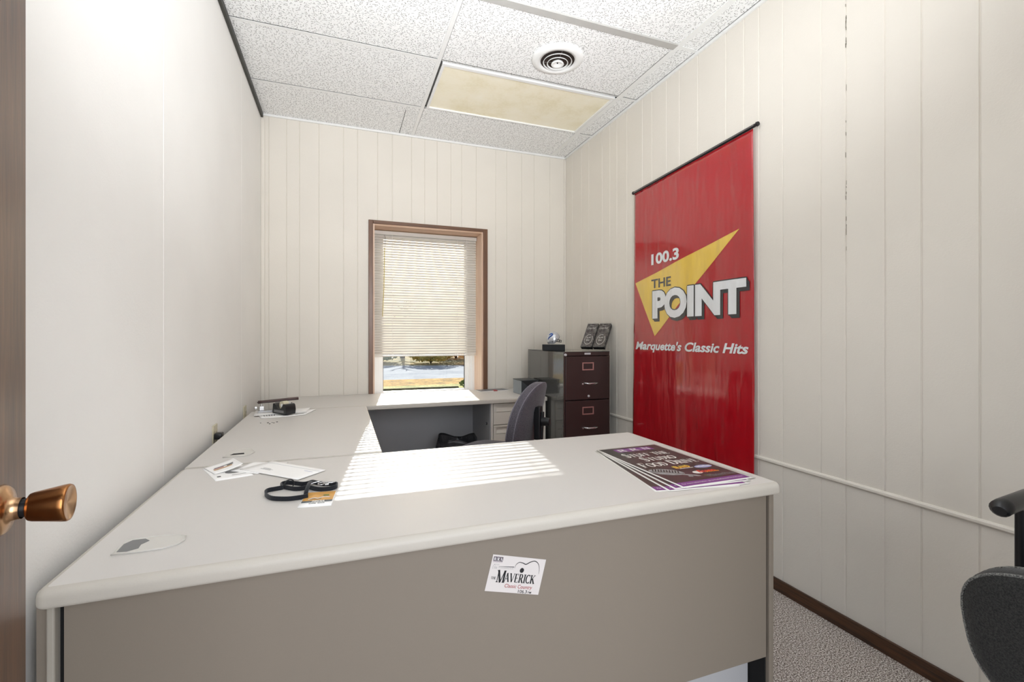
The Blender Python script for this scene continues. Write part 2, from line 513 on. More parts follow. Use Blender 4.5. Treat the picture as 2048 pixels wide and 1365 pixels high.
struct(wb_.build('wall_back', fix=False), 'cream grooved panelling around the window')
right_g = [3.70, 3.529, 3.401, 3.192, 3.079, 2.983, 2.853, 2.67, 2.566, 2.42, 2.3, 2.144, 1.936, 1.818, 1.727, 1.595, 1.411, 1.308, 1.162, 1.044, 0.884, 0.74, 0.60, 0.45, 0.33, 0.15]
wr = MB()
panel(wr, grooves_profile(right_g, YF, YB), 0, H, lambda s_, d_, z: (XR + d_, s_, z), M_wall)
wr.box(XR + 0.006, XR + 0.12, YF, YB + 0.1, -0.08, H + 0.15, M_wall)
for q in range(30):
    zz = 1.45 + 1.36 * random.random() ** 0.7; hh = random.uniform(0.004, 0.030); yy = 1.3065 + random.uniform(-0.002, 0.002)
    wr.box(XR - 0.0006, XR + 0.001, yy - 0.0006, yy + 0.0006, zz, zz + hh, M_chip)
struct(wr.build('wall_right', fix=False), 'cream panelling with vertical grooves')
wl = MB()
panel(wl, grooves_profile([3.127, 1.849, 0.62], YF, YB, 0.002, 0.002), 0, H, lambda s_, d_, z: (XL - d_, s_, z), M_wallL)
wl.box(XL - 0.12, XL - 0.006, YF - 0.2, YB + 0.1, -0.08, H + 0.15, M_wallL)
struct(wl.build('wall_left', fix=False), 'smooth off-white panelled wall')
wf = MB()
wf.box(1.15, XR, YF - 0.12, YF, 0, H, M_wall)  # opening widened so the added rear fill reaches the desk front
wf.box(XL, 1.15, YF - 0.12, YF, 2.08, H, M_wall)
struct(wf.build('wall_front'), 'wall with the doorway the photo was taken from')

# ceiling: tiles in a tee grid
cm = MB()
tx = [XL, 0.552, 1.785, XR]
ty = [YF, 0.315, 0.92, 1.53, 2.14, 2.735, 3.345, YB]
for i in range(3):
    for j in range(len(ty) - 1):
        if i == 1 and j == 5: continue              # troffer sits here
        cm.box(tx[i] + 0.004, tx[i + 1] - 0.004, ty[j] + 0.003, ty[j + 1] - 0.003, H, H + 0.015, M_tile)
cm.box(XL - 0.1, XR + 0.1, YF - 0.1, YB + 0.1, H + 0.10, H + 0.14, M_blackmatt)
struct(cm.build('ceiling'), 'white fissured ceiling tiles')
def tee(n, x0, x1, y0, y1, m, z=0.006):
    b = MB(); b.box(x0, x1, y0, y1, H - z, H - 0.0005, m)
    struct(b.build('trim_%d' % n)); return n + 1
k = 1
for x, wd in ((0.541, 0.024), (1.785, 0.034)):
    k = tee(k, x - wd / 2, x + wd / 2, YF, YB, M_white, 0.004)
for y in ty[1:-1]:
    if abs(y - 2.14) < 0.01:
        k = tee(k, 0.553, 1.768, y - 0.022, y + 0.022, M_teegrey, 0.010)
        k = tee(k, 1.802, XR, y - 0.012, y + 0.012, M_white, 0.003)
        k = tee(k, XL, 0.529, y - 0.012, y + 0.012, M_white, 0.003)
    else:
        k = tee(k, XL, 0.529, y - 0.012, y + 0.012, M_white, 0.003)
        if y < 2.7: k = tee(k, 0.553, 1.768, y - 0.012, y + 0.012, M_white, 0.003)
        k = tee(k, 1.802, XR, y - 0.012, y + 0.012, M_white, 0.003)
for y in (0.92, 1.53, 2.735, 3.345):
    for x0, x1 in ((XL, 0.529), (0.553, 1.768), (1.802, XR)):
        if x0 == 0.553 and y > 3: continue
        b = MB(); b.box(x0, x1, y - 0.0165, y - 0.0125, H - 0.0012, H - 0.0004, M_darktrim); struct(b.build('trim_%d' % k), 'dark strip painted as gap shadow beside a ceiling tee'); k += 1  # thin dark strips stand in for the shade beside the tees
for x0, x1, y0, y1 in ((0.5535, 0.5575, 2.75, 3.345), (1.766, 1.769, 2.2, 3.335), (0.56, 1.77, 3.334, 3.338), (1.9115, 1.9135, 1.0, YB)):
    b = MB(); b.box(x0, x1, y0, y1, H - 0.0013, H - 0.0003, M_darktrim); struct(b.build('trim_%d' % k), 'dark strip painted as gap shadow beside a ceiling tee'); k += 1
# wall angles
for x0, x1, y0, y1, z0, m, lab in ((XL, XR, YB - 0.014, YB - 0.0005, 0.016, M_white, 'white wall angle above the window wall'),
                              (XR - 0.014, XR - 0.0005, YF, YB - 0.014, 0.016, M_white, 'white wall angle over the right wall'),
                              (XL + 0.0005, XL + 0.016, YF, YB - 0.014, 0.032, M_darktrim, 'dark metal wall angle over the left wall')):
    b = MB(); b.box(x0, x1, y0, y1, H - z0, H - 0.001, m); struct(b.build('trim_%d' % k), lab); k += 1
b = MB(); b.box(0.433, 0.437, 3.42, YB - 0.02, H - 0.0015, H - 0.0003, M_darktrim); struct(b.build('trim_%d' % k), 'joint between cut tiles'); k += 1
b = MB(); b.box(XL + 0.0005, XL + 0.024, YB - 0.012, YB - 0.0005, 0.0, H - 0.04, M_wall, 0.002); struct(b.build('trim_%d' % k), 'corner strip'); k += 1
b = MB(); b.box(XR - 0.014, XR - 0.0005, YB - 0.014, YB - 0.0005, 0.0, H - 0.02, M_wall, 0.003); struct(b.build('trim_%d' % k), 'corner strip'); k += 1
# chair rail along the right wall
b = MB()
prof = [(0, -0.010), (-0.006, -0.009), (-0.010, -0.004), (-0.010, 0.004), (-0.006, 0.009), (0, 0.010)]
n_ = len(prof)
vs = [(XR + px, y, 0.600 + pz) for y in (YF, YB - 0.02) for px, pz in prof]
b.faces(vs, [[q, (q + 1) % n_, n_ + (q + 1) % n_, n_ + q] for q in range(n_)] + [list(range(n_)), list(range(n_, 2 * n_))], M_wall, None, False)
struct(b.build('trim_%d' % k, bevel=0), 'thin painted chair rail low on the right wall'); k += 1
b = MB()
b.box(XR - 0.014, XR, YF, YB, 0, 0.057, M_base, 0.003)
struct(b.build('baseboard_right'), 'dark stained wood baseboard')
b = MB(); b.box(XL + 0.0, XL + 0.012, YF, YB - 0.012, 0, 0.057, M_base, 0.003); struct(b.build('baseboard_left'))
b = MB(); b.box(XL, XR - 0.014, YB - 0.012, YB, 0, 0.057, M_base, 0.003); struct(b.build('baseboard_back'))

# window: casing, jambs, vinyl frame, glass
win = bpy.data.objects.new('window_1', None); C.objects.link(win); win.location = (0.686, YB, WZ0)
struct(win, 'wood-cased window with white vinyl frame')
def wpart(mb, name, **kw):
    o = mb.build(name, None, **kw); o.parent = win; o.matrix_parent_inverse = Matrix.Translation(-Vector(win.location)); return o
b = MB()
b.box(WX0 - 0.034, WX0, YB - 0.016, YB + 0.001, WZ0, WZ1 + 0.027, M_winwood, 0.003)
b.box(WX1, WX1 + 0.038, YB - 0.016, YB + 0.001, WZ0, WZ1 + 0.027, M_winwood, 0.003)
b.box(WX0, WX1, YB - 0.016, YB + 0.001, WZ1 + 0.001, WZ1 + 0.027, M_winwoodX, 0.003)
wpart(b, 'casing')
M_jamb = wood('daylit_jamb_wood', '#d0ab90', '#efd6c1', 'Z', 0.6, 0.5, (0.3, 0.7))  # brown wood made paler in colour to imitate daylight bouncing onto the jambs
M_jambX = wood('daylit_head_wood', '#b08a6e', '#dfbda2', 'X', 0.6, 0.5, (0.3, 0.7))  # head board lightened likewise, daylight put into its colour
b = MB()
b.box(WX0 - 0.002, WX0 + 0.012, YB - 0.002, 4.07, WZ0, WZ1, M_jamb)
b.box(WX1 - 0.012, WX1 + 0.002, YB - 0.002, 4.07, WZ0, WZ1, M_jamb)
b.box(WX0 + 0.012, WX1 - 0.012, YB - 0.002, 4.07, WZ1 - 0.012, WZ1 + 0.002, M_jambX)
wpart(b, 'jamb')
b = MB(); b.box(WX0 + .012, WX1 - .012, YB - .002, 4.07, WZ0, WZ0 + 0.02, M_vinyl); wpart(b, 'window_sill')
b = MB()
GX0, GX1, GZ0, GZ1 = 0.330, 1.048, 0.722, 2.045
for a, y0, y1 in ((0.0, 4.070, 4.13), (0.030, 4.085, 4.15), (0.055, 4.10, 4.14)):
    x0, x1, z0, z1 = WX0 + a, WX1 - a, WZ0 + 0.005 + a * 0.7, WZ1 - a * 0.5
    lx = GX0 if a > 0.05 else x0 + 0.034
    rx = GX1 if a > 0.05 else x1 - 0.034
    bz = GZ0 if a > 0.05 else z0 + 0.03
    tz = GZ1 if a > 0.05 else z1 - 0.02
    b.box(x0, lx, y0, y1, z0, z1, M_vinyl, 0.002); b.box(rx, x1, y0, y1, z0, z1, M_vinyl, 0.002)
    b.box(lx, rx, y0, y1, z0, bz, M_vinyl, 0.002); b.box(lx, rx, y0, y1, tz, z1, M_vinyl, 0.002)
wpart(b, 'window_frame')
b = MB()
for x0, x1, z0, z1 in ((GX0, GX0 + 0.004, GZ0, GZ1), (GX1 - 0.005, GX1, GZ0, GZ1)): b.box(x0, x1, 4.112, 4.118, z0, z1, M_blackmatt)
wpart(b, 'glazing_gasket')
gs = NT('window_glass')
tr = gs.n('BsdfTransparent'); gl = gs.n('BsdfGlossy'); gl.inputs['Roughness'].default_value = 0.02
fr = gs.n('Fresnel'); fr.inputs['IOR'].default_value = 1.35
mx = gs.n('MixShader'); gs.l(fr.outputs[0], mx.inputs[0]); gs.l(tr.outputs[0], mx.inputs[1]); gs.l(gl.outputs[0], mx.inputs[2])
tr.inputs['Color'].default_value = (0.96, 0.98, 0.98, 1)
gs.l(mx.outputs[0], gs.o.inputs['Surface'])
b = MB(); b.box(GX0, GX1, 4.119, 4.123, GZ0, GZ1, gs.m); wpart(b, 'pane')

# ================================================================= BLIND
bl = thing('window_blind', 'white aluminium venetian blind lowered over most of the window', 'blind', (0.686, 4.0, 1.02))
def sub(mb, name, parent, label=None, **kw):
    """part built in world space, parented to an unrotated thing"""
    o = mb.build(name, None, **kw)
    o.parent = parent
    mw = Matrix.Translation(parent.location) @ Matrix.Rotation(parent.rotation_euler.z, 4, 'Z') if parent.parent is None else None
    if mw is not None: o.matrix_parent_inverse = mw.inverted()
    if label: o['label'] = label
    return o
M_slat = NT('white_slat')
M_slat.b.inputs['Base Color'].default_value = lin('#d6d2cb'); M_slat.b.inputs['Roughness'].default_value = 0.35
tl = M_slat.n('BsdfTranslucent'); tl.inputs['Color'].default_value = lin('#efe9dc')
ms = M_slat.n('MixShader'); ms.inputs[0].default_value = 0.02
M_slat.l(M_slat.b.outputs[0], ms.inputs[1]); M_slat.l(tl.outputs[0], ms.inputs[2]); M_slat.l(ms.outputs[0], M_slat.o.inputs['Surface'])
nf = M_slat.noise(M_slat.coord(), 8, 2)
M_slat.l(M_slat.ramp(nf, [(0.3, lin('#d3cec6')), (0.7, lin('#dad6cf'))]), M_slat.b.inputs['Base Color'])
M_slat = M_slat.m
SX0, SX1, SY = 0.250, 1.122, 4.0
b = MB(); b.box(SX0 - 0.004, SX1 + 0.004, SY - 0.014, SY + 0.014, 2.042, 2.072, M_slat, 0.002)
sub(b, 'headrail', bl)
b = MB()
pitch = 0.0213; tilt = math.radians(58); sw = 0.0255
z = 1.052; nsl = 0
while z < 2.035:
    cs_, sn_ = math.cos(tilt), math.sin(tilt)
    top = []; K = 4
    for q in range(K + 1):
        u = (q / K - 0.5) * sw; cv = 0.0022 * (1 - (2 * q / K - 1) ** 2)
        # inner edge (toward room, -Y) low, outer edge high
        top.append((SY + u * cs_ - cv * sn_, z + u * sn_ + cv * cs_))
    bot = [(y + 0.0003 * sn_, zz - 0.0003 * cs_) for y, zz in top]
    ring = top + bot[::-1]; R = len(ring)
    dz = 0.0006 * math.sin(z * 90)
    vs = [(x, y, zz + dz * (1 if x > 0.7 else -1)) for x in (SX0, SX1) for y, zz in ring]
    b.faces(vs, [[q, (q + 1) % R, R + (q + 1) % R, R + q] for q in range(R)] + [list(range(R))[::-1], list(range(R, 2 * R))], M_slat)
    z += pitch; nsl += 1
sub(b, 'slats', bl)
b = MB(); b.box(SX0, SX1, SY - 0.012, SY + 0.012, 1.024, 1.036, M_slat, 0.003); sub(b, 'bottom_rail', bl)
for x in (0.395, 0.955):
    b = MB()
    for dy in (-0.0105, 0.0105): b.cyl((x, SY + dy, 1.03), (x, SY + dy, 2.045), 0.0008, 0.0008, M_paper, 6)
    b.cyl((x + 0.003, SY, 1.03), (x + 0.003, SY, 2.045), 0.001, 0.001, M_paper, 6)
    b.cyl((x, SY - 0.012, 1.012), (x, SY - 0.012, 1.026), 0.006, 0.004, M_paper, 10)
    sub(b, 'ladder_cord', bl)
b = MB(); b.tube([(1.035, SY - 0.018, 2.045), (1.036, SY - 0.02, 1.6), (1.036, SY - 0.02, 1.0), (1.05, SY - 0.02, 0.88), (1.07, SY - 0.022, 0.80)], 0.0012, M_paper, 6); sub(b, 'lift_cord', bl)
M_wand = mat('yellowed_clear_plastic', '#cfc17e', 0.2, spec=0.7)
b = MB()
b.tube([(0.330, SY - 0.014, 2.035), (0.338, SY - 0.024, 2.02), (0.338, SY - 0.026, 1.97), (0.333, SY - 0.024, 1.93)], 0.0014, M_steel, 8)
b.tube([(0.333, SY - 0.024, 1.93), (0.328, SY - 0.024, 1.6), (0.316, SY - 0.022, 1.36)], 0.0032, M_wand, 6)
sub(b, 'tilt_wand', bl)

# ================================================================= CEILING THINGS
M_lens = NT('yellowed_light_lens')
v = M_lens.coord()
f1 = M_lens.noise(v, 3.5, 4, 0.6); f2 = M_lens.noise(v, 60, 3, 0.6)
M_lens.l(M_lens.ramp(M_lens.math('ADD', M_lens.math('MULTIPLY', f1, 0.8), M_lens.math('MULTIPLY', f2, 0.2)), [(0.3, lin('#e9deba')), (0.5, lin('#f8f0d8')), (0.7, lin('#fcf6e4'))]), M_lens.b.inputs['Base Color'])
M_lens.b.inputs['Roughness'].default_value = 0.45
M_lens.bump(M_lens.noise(v, 350, 2), 0.2, 0.001)
lf = thing('ceiling_light', 'rectangular fluorescent troffer, switched off, with a yellowed lens', 'ceiling light', (1.166, 3.04, H))
b = MB()
x0, x1, y0, y1 = 0.566, 1.765, 2.750, 3.332
for bx in ((x0, x1, y0, y0 + 0.026), (x0, x1, y1 - 0.018, y1), (x0, x0 + 0.018, y0 + 0.026, y1 - 0.018), (x1 - 0.018, x1, y0 + 0.026, y1 - 0.018)):
    b.box(*bx, H - 0.006, H + 0.02, M_white, 0.0015)
sub(b, 'frame', lf)
b = MB(); b.box(x0 + 0.018, x1 - 0.018, y0 + 0.026, y1 - 0.018, H + 0.004, H + 0.008, M_lens.m); sub(b, 'lens', lf, 'yellowed acrylic lens')
b = MB(); b.box(x0, x1, y0, y1, H + 0.02, H + 0.09, M_white); sub(b, 'housing', lf)

vent = thing('ceiling_vent', 'round white ceiling air diffuser with concentric rings', 'vent', (1.193, 2.476, H - 0.04))
Mv = Matrix.Translation((1.193, 2.476, H))
b = MB(); b.lathe([(0.150, 0.0), (0.152, -0.006), (0.146, -0.012), (0.120, -0.020), (0.100, -0.016), (0.100, -0.010), (0.150, 0.0)], M_white, Mv, 56)
sub(b, 'outer_ring', vent)
M_ventin = mat('dark_brown_duct', '#33251f', 0.8)
b = MB(); b.lathe([(0.0, -0.0030), (0.0985, -0.0030), (0.0985, -0.014), (0.0995, -0.014), (0.0995, -0.0020), (0, -0.0020)], M_ventin, Mv, 40); sub(b, 'duct', vent, 'dark duct opening')
for r, zz in ((0.084, -0.026), (0.061, -0.034)):
    b = MB(); b.lathe([(r, zz), (r + 0.002, zz + 0.002), (r - 0.003, zz + 0.009), (r - 0.005, zz + 0.007)], M_white, Mv, 48, close=True); sub(b, 'cone_ring', vent)
b = MB(); b.lathe([(0.0, -0.026), (0.010, -0.027), (0.024, -0.035), (0.035, -0.040), (0.038, -0.036), (0.033, -0.026), (0.0, -0.018)], M_white, Mv, 40)
b.cyl((1.193, 2.476, H - 0.030), (1.193, 2.476, H - 0.024), 0.004, 0.004, M_dark, 10)
sub(b, 'centre_cone', vent)
b = MB()
for a in (0.4, 2.5, 4.6):
    b.cyl((1.193 + 0.02 * math.cos(a), 2.476 + 0.02 * math.sin(a), H - 0.02), (1.193 + 0.095 * math.cos(a), 2.476 + 0.095 * math.sin(a), H - 0.005), 0.0015, 0.0015, M_steel, 6)
sub(b, 'strut', vent)

# ================================================================= DOOR
dr = bpy.data.objects.new('door_1', None); C.objects.link(dr)
struct(dr, 'dark stained wooden door, open, seen edge-on at far left')
da = math.radians(7)
dr.location = (-0.452, 0.92, 0.0); dr.rotation_euler = (0, 0, da)
b = MB(); b.box(-0.036, 0, -0.86, 0, 0.01, 2.04, M_doorwood, 0.002); b.build('door_leaf', dr)
KZ = 0.957
b = MB()
Mk = Matrix.Translation((0, -0.080, KZ)) @ Matrix.Rotation(PI / 2, 4, 'Y')
b.lathe([(0.0, 0.0), (0.034, 0.0), (0.035, 0.003), (0.031, 0.008), (0.022, 0.011), (0.016, 0.014), (0.0145, 0.020), (0.0145, 0.024)], M_brasslight, Mk, 48)
b.build('door_rose', dr)
b = MB(); b.cyl((0.016, -0.08, KZ), (0.034, -0.08, KZ), 0.0125, 0.0125, M_black, 24); b.build('knob_shank', dr)
b = MB()
b.lathe([(0.0, 0.030), (0.015, 0.030), (0.0185, 0.032), (0.0200, 0.036), (0.0255, 0.066), (0.0262, 0.072), (0.0250, 0.0745), (0.0235, 0.0745)], M_brass, Mk, 48)
b.lathe([(0.0235, 0.0745), (0.018, 0.0728), (0.0, 0.0705)], M_brasslight, Mk, 48)
b.build('door_knob', dr)
b = MB(); b.box(-0.028, -0.008, -0.001, 0.001, KZ - 0.03, KZ + 0.03, M_brass); b.build('latch_plate', dr)

# ================================================================= DESKS
def top_profile_slab(mb, x0, x1, y0, y1, ztop, th, rx, m, corner=0.02, bull=0.012):
    """desktop with rounded plan corners and bullnosed edge"""
    rings = []
    steps = [(-bull * 1.0 + bull * math.sin(a), th / 2 * 0) for a in (0,)]
    prof = []
    N = 5
    for q in range(N + 1):            # top rounding
        a = PI / 2 * q / N
        prof.append((bull * (1 - math.sin(a)), -bull * (1 - math.cos(a))))
    # from inset bull at z=0 to inset 0 at z=-bull
    for q in range(N + 1):
        a = PI / 2 * q / N
        prof.append((bull * 0.5 * (1 - math.cos(a)), -(th - bull * 0.5) - bull * 0.5 * math.sin(a)))
    prof = [(bull * (1 - math.sin(PI / 2 * q / N)), -bull * (1 - math.cos(PI / 2 * q / N))) for q in range(N + 1)] + \
           [(bull * 0.5 * (1 - math.cos(PI / 2 * q / N)), -th + bull * 0.5 * (1 - math.sin(PI / 2 * q / N))) for q in range(N + 1)]
    def outline(inset):
        pts = []
        for cx, cy, a0 in ((x1 - corner, y1 - corner, 0), (x0 + corner, y1 - corner, 90), (x0 + corner, y0 + corner, 180), (x1 - corner, y0 + corner, 270)):
            for q in range(7):
                a = math.radians(a0 + 90 * q / 6); r = max(corner - inset, 0.0005)
                pts.append((cx + r * math.cos(a), cy + r * math.sin(a)))
        return pts
    vs = []; K = 28
    for ins, dz in prof:
        vs += [(x, y, ztop + dz) for x, y in outline(ins)]
    fs = []
    for i in range(len(prof) - 1):
        for q in range(K): fs.append([i * K + q, i * K + (q + 1) % K, (i + 1) * K + (q + 1) % K, (i + 1) * K + q])
    mb.faces(vs, fs, m[1], None, True)
    L = (len(prof) - 1) * K
    mb.faces([vs[q] for q in range(K)], [list(range(K))], m[0])
    mb.faces([vs[L + q] for q in range(K)], [list(range(K))[::-1]], m[1])

ZT = 0.740
# --- front desk
fd = thing('office_desk', 'large grey laminate desk nearest the camera with a sticker on its front', 'desk', (0.385, 1.48, 0))
b = MB(); top_profile_slab(b, -0.520, 1.292, 1.068, 1.893, ZT, 0.036, 0, (M_desktop, M_edge), 0.022, 0.016); sub(b, 'desktop', fd, fix=False)
b = MB()
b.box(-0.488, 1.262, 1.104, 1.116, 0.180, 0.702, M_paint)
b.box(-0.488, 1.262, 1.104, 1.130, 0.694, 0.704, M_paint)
sub(b, 'modesty_panel', fd)
b = MB()
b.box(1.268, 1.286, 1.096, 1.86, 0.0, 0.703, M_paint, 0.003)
b.box(1.262, 1.267, 1.110, 1.86, 0.0, 0.703, M_dark)
sub(b, 'side_panel', fd)
b = MB()
b.box(-0.509, -0.497, 1.092, 1.86, 0.0, 0.703, M_post, 0.003)
b.box(-0.497, -0.488, 1.112, 1.86, 0.0, 0.703, M_dark)
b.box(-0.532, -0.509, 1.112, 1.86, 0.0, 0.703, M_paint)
sub(b, 'side_panel', fd)
b = MB(); b.box(0.87, 1.258, 1.17, 1.82, 0.03, 0.69, M_greypanel, 0.002); sub(b, 'drawer_pedestal', fd)
b = MB()
for z0, z1 in ((0.535, 0.685), (0.375, 0.530), (0.05, 0.370)):
    b.box(0.885, 1.243, 1.82, 1.838, z0, z1, M_paintL, 0.003)
sub(b, 'drawer_fronts', fd)
def oval(cx, cy, lx, ly, n=28, flat=None):
    return [(cx + lx * math.copysign(abs(math.cos(2 * PI * q / n)) ** 0.75, math.cos(2 * PI * q / n)), cy + ly * math.copysign(abs(math.sin(2 * PI * q / n)) ** 0.75, math.sin(2 * PI * q / n))) for q in range(n)]
M_grom = mat('pale_grey_plastic', '#d4d1ca', 0.35)
b = MB()
pts = [(-0.449, 1.190), (-0.400, 1.188), (-0.360, 1.190), (-0.338, 1.202), (-0.329, 1.222), (-0.333, 1.244), (-0.350, 1.258), (-0.375, 1.264), (-0.420, 1.266), (-0.449, 1.266)]
b.prism(pts, ZT - 0.001, ZT + 0.003, M_grom)
b.prism([(-0.444, 1.200), (-0.425, 1.196), (-0.408, 1.206), (-0.410, 1.226), (-0.400, 1.243), (-0.412, 1.257), (-0.436, 1.258), (-0.446, 1.240)], ZT + 0.0031, ZT + 0.0036, M_greyink)
b.tube([(x, y, ZT + 0.003) for x, y in pts], 0.0016, M_grom, 6, closed=True)
sub(b, 'cable_grommet', fd, 'oval cable grommet with an open notch')

# --- return
rt = thing('desk_return', 'narrow grey laminate desk return along the left wall', 'desk', (-0.18, 2.55, 0))
b = MB(); top_profile_slab(b, -0.512, 0.150, 1.8985, 3.172, ZT, 0.030, 0, (M_desktop, M_edge), 0.004, 0.004); sub(b, 'desktop', rt, fix=False)
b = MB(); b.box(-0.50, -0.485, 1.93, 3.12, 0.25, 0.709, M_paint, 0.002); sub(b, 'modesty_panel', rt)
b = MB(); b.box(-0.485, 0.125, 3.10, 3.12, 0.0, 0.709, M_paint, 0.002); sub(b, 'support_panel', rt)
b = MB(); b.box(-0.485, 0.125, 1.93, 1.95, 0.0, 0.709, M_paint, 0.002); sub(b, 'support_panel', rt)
b = MB()
pts = [(-0.418, 2.003), (-0.350, 2.003), (-0.330, 2.02), (-0.322, 2.06), (-0.335, 2.10), (-0.36, 2.125), (-0.40, 2.12), (-0.415, 2.09)]
b.prism(pts, ZT - 0.001, ZT + 0.003, M_grom)
b.prism([(-0.400, 2.028), (-0.352, 2.030), (-0.356, 2.050), (-0.392, 2.050)], ZT + 0.0031, ZT + 0.0036, M_dark)
b.tube([(x, y, ZT + 0.003) for x, y in pts], 0.0018, M_grom, 6, closed=True)
sub(b, 'cable_grommet', rt, 'plastic cable grommet with a narrow dark slot')
for x, y, r in ((-0.365, 2.735, 0.005), (-0.352, 2.70, 0.004), (-0.335, 2.72, 0.0035), (-0.345, 2.735, 0.003), (-0.323, 2.745, 0.0045), (-0.40, 2.74, 0.003)):
    b = MB(); b.prism([(x + r * (1 + 0.4 * math.sin(q * 2.3)) * math.cos(q * PI / 4), y + r * 1.6 * (1 + 0.3 * math.cos(q * 3.1)) * math.sin(q * PI / 4)) for q in range(8)], ZT + 0.0001, ZT + 0.0012, M_blackmatt)
    sub(b, 'ink_speck', rt)

# --- rear desk under the window
rd = thing('credenza_desk', 'grey credenza desk with drawers standing under the window', 'desk', (0.535, 3.5, 0))
RX0, RX1, RY0, RY1 = -0.380, 1.452, 3.180, 3.828
b = MB(); top_profile_slab(b, RX0, RX1, RY0, RY1, ZT, 0.030, 0, (M_desktop, M_edge), 0.012, 0.008); sub(b, 'desktop', rd, fix=False)
b = MB()
b.box(RX0 + 0.02, 1.012, 3.70, 3.715, 0.12, 0.709, M_greypanel)
sub(b, 'back_panel', rd, 'grey back panel of the kneehole')
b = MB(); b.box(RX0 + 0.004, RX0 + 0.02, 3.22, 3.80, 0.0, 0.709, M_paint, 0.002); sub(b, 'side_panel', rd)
b = MB(); b.box(1.412, 1.446, 3.205, 3.80, 0.0, 0.709, M_paintL, 0.003); sub(b, 'side_panel', rd)
ped = MB()
ped.box(1.016, 1.412, 3.225, 3.70, 0.04, 0.709, M_paintL, 0.002)
ped.box(1.012, 1.016, 3.225, 3.70, 0.04, 0.709, M_greypanel)
ped.box(1.016, 1.030, 3.212, 3.225, 0.04, 0.709, M_paintL)
ped.cyl((1.012, 3.30, 0.548), (1.006, 3.30, 0.548), 0.010, 0.010, M_black, 16)
ped.cyl((1.006, 3.30, 0.548), (1.004, 3.30, 0.548), 0.005, 0.005, M_chrome, 12)
pedo = sub(ped, 'drawer_pedestal', rd)
for z0, z1 in ((0.552, 0.704), (0.388, 0.546), (0.05, 0.382)):
    d = MB()
    xa, xb, ya, yb = 1.033, 1.408, 3.206, 3.222
    d.box(xa, xb, ya + 0.014, yb, z0, z1, M_paintL)
    d.box(xa, xb, ya, ya + 0.014, z0, z1 - 0.062, M_paintL, 0.002)
    d.box(xa, xb, ya, ya + 0.014, z1 - 0.014, z1, M_paintL, 0.002)
    d.box(xa, xa + 0.022, ya, ya + 0.014, z1 - 0.062, z1 - 0.014, M_paintL)
    d.box(xb - 0.022, xb, ya, ya + 0.014, z1 - 0.062, z1 - 0.014, M_paintL)
    d.faces([(xa + .022, ya + .002, z1 - .058), (xb - .022, ya + .002, z1 - .058), (xb - .022, ya + .014, z1 - .032), (xa + .022, ya + .014, z1 - .032)], [[0, 1, 2, 3]], M_paintL)
    o = d.build('drawer'); o.parent = pedo

# ================================================================= STICKER on the front desk
st = MB()
SA = math.radians(-14.5)
wS, hS = 0.149, 0.090
ctr = Vector((0.4155, 0.590))
def stk(x, y, lift=0.0):
    # slightly sheared rectangle as seen on the panel
    X = (x - wS / 2); Z = (y - hS / 2)
    rx_ = X * math.cos(SA) - Z * math.sin(SA); rz_ = X * math.sin(SA) + Z * math.cos(SA)
    return (ctr.x + rx_, 1.1036 - lift, ctr.y + rz_)
pts = [stk(0, 0), stk(wS, 0), stk(wS, hS), stk(0, hS)]
pb = [stk(0, 0, 0.0006), stk(wS, 0, 0.0006), stk(wS, hS, 0.0006), stk(0, hS, 0.0006)]
M_stk = mat('sticker_paper', '#dcd6d3', 0.5, var=0.01)
st.faces(pts + pb, [[0, 3, 2, 1], [4, 5, 6, 7], [0, 1, 5, 4], [1, 2, 6, 5], [2, 3, 7, 6], [3, 0, 4, 7]], M_stk)
pf = lambda x, y: stk(x, y, 0.0009)
for q in range(3):
    st.poly2d(rect2d(0.004 + q * 0.0086, hS - 0.0155, 0.012 + q * 0.0086, hS - 0.0045), pf, M_purpledark)
    st.poly2d(romantext('RRN'[q], 0.0052 + q * 0.0086, hS - 0.0140, 0.0110 + q * 0.0086, 0.008), lambda x, y: stk(x, y, 0.0012), M_paper)
st.poly2d(text2d('RADIO RESULTS NETWORK', 0.004, hS - 0.0182, 0.0292, hS - 0.0168), pf, M_purple)
st.poly2d(romantext('AVERICK', 0.0440, 0.0265, 0.1300, 0.0215, 0.8), pf, M_ink)
st.poly2d(xform2d(romantext('M', 0.0225, 0.0235, 0.0460, 0.0300), lambda x, y: (x, y)), lambda x, y: stk(x, y, 0.0010), M_ink)
st.poly2d(romantext('THE', 0.0085, 0.0300, 0.0220, 0.0065), pf, M_ink)
st.poly2d(text2d('Classic Country', 0.0500, 0.0095, 0.1270, 0.0215, bold=0.004, shear=0.15), pf, M_darkred)
st.poly2d(text2d('106.3', 0.0900, 0.0015, 0.1150, 0.0095, bold=0.01), pf, M_ink)
st.poly2d(text2d('FM', 0.1180, 0.0015, 0.1275, 0.0065, bold=0.01), pf, M_ink)
def spl(P, n=10):
    out = []
    for i in range(len(P) - 1):
        p0 = P[max(i - 1, 0)]; p1 = P[i]; p2 = P[i + 1]; p3 = P[min(i + 2, len(P) - 1)]
        for q in range(n):
            t = q / n
            out.append(tuple(0.5 * ((2 * p1[a]) + (-p0[a] + p2[a]) * t + (2 * p0[a] - 5 * p1[a] + 4 * p2[a] - p3[a]) * t * t + (-p0[a] + 3 * p1[a] - 3 * p2[a] + p3[a]) * t ** 3) for a in range(len(p1))))
    out.append(tuple(P[-1])); return out
gp = [(0.0660, 0.061), (0.0680, 0.070), (0.0750, 0.0765), (0.0860, 0.0760), (0.0950, 0.0735), (0.1060, 0.0800), (0.1180, 0.0835), (0.1290, 0.078), (0.1350, 0.066), (0.1370, 0.052)]
st.poly2d(stroke2d(spl(gp), lambda t: 0.0004 + 0.0018 * math.sin(PI * t)), pf, M_ink)
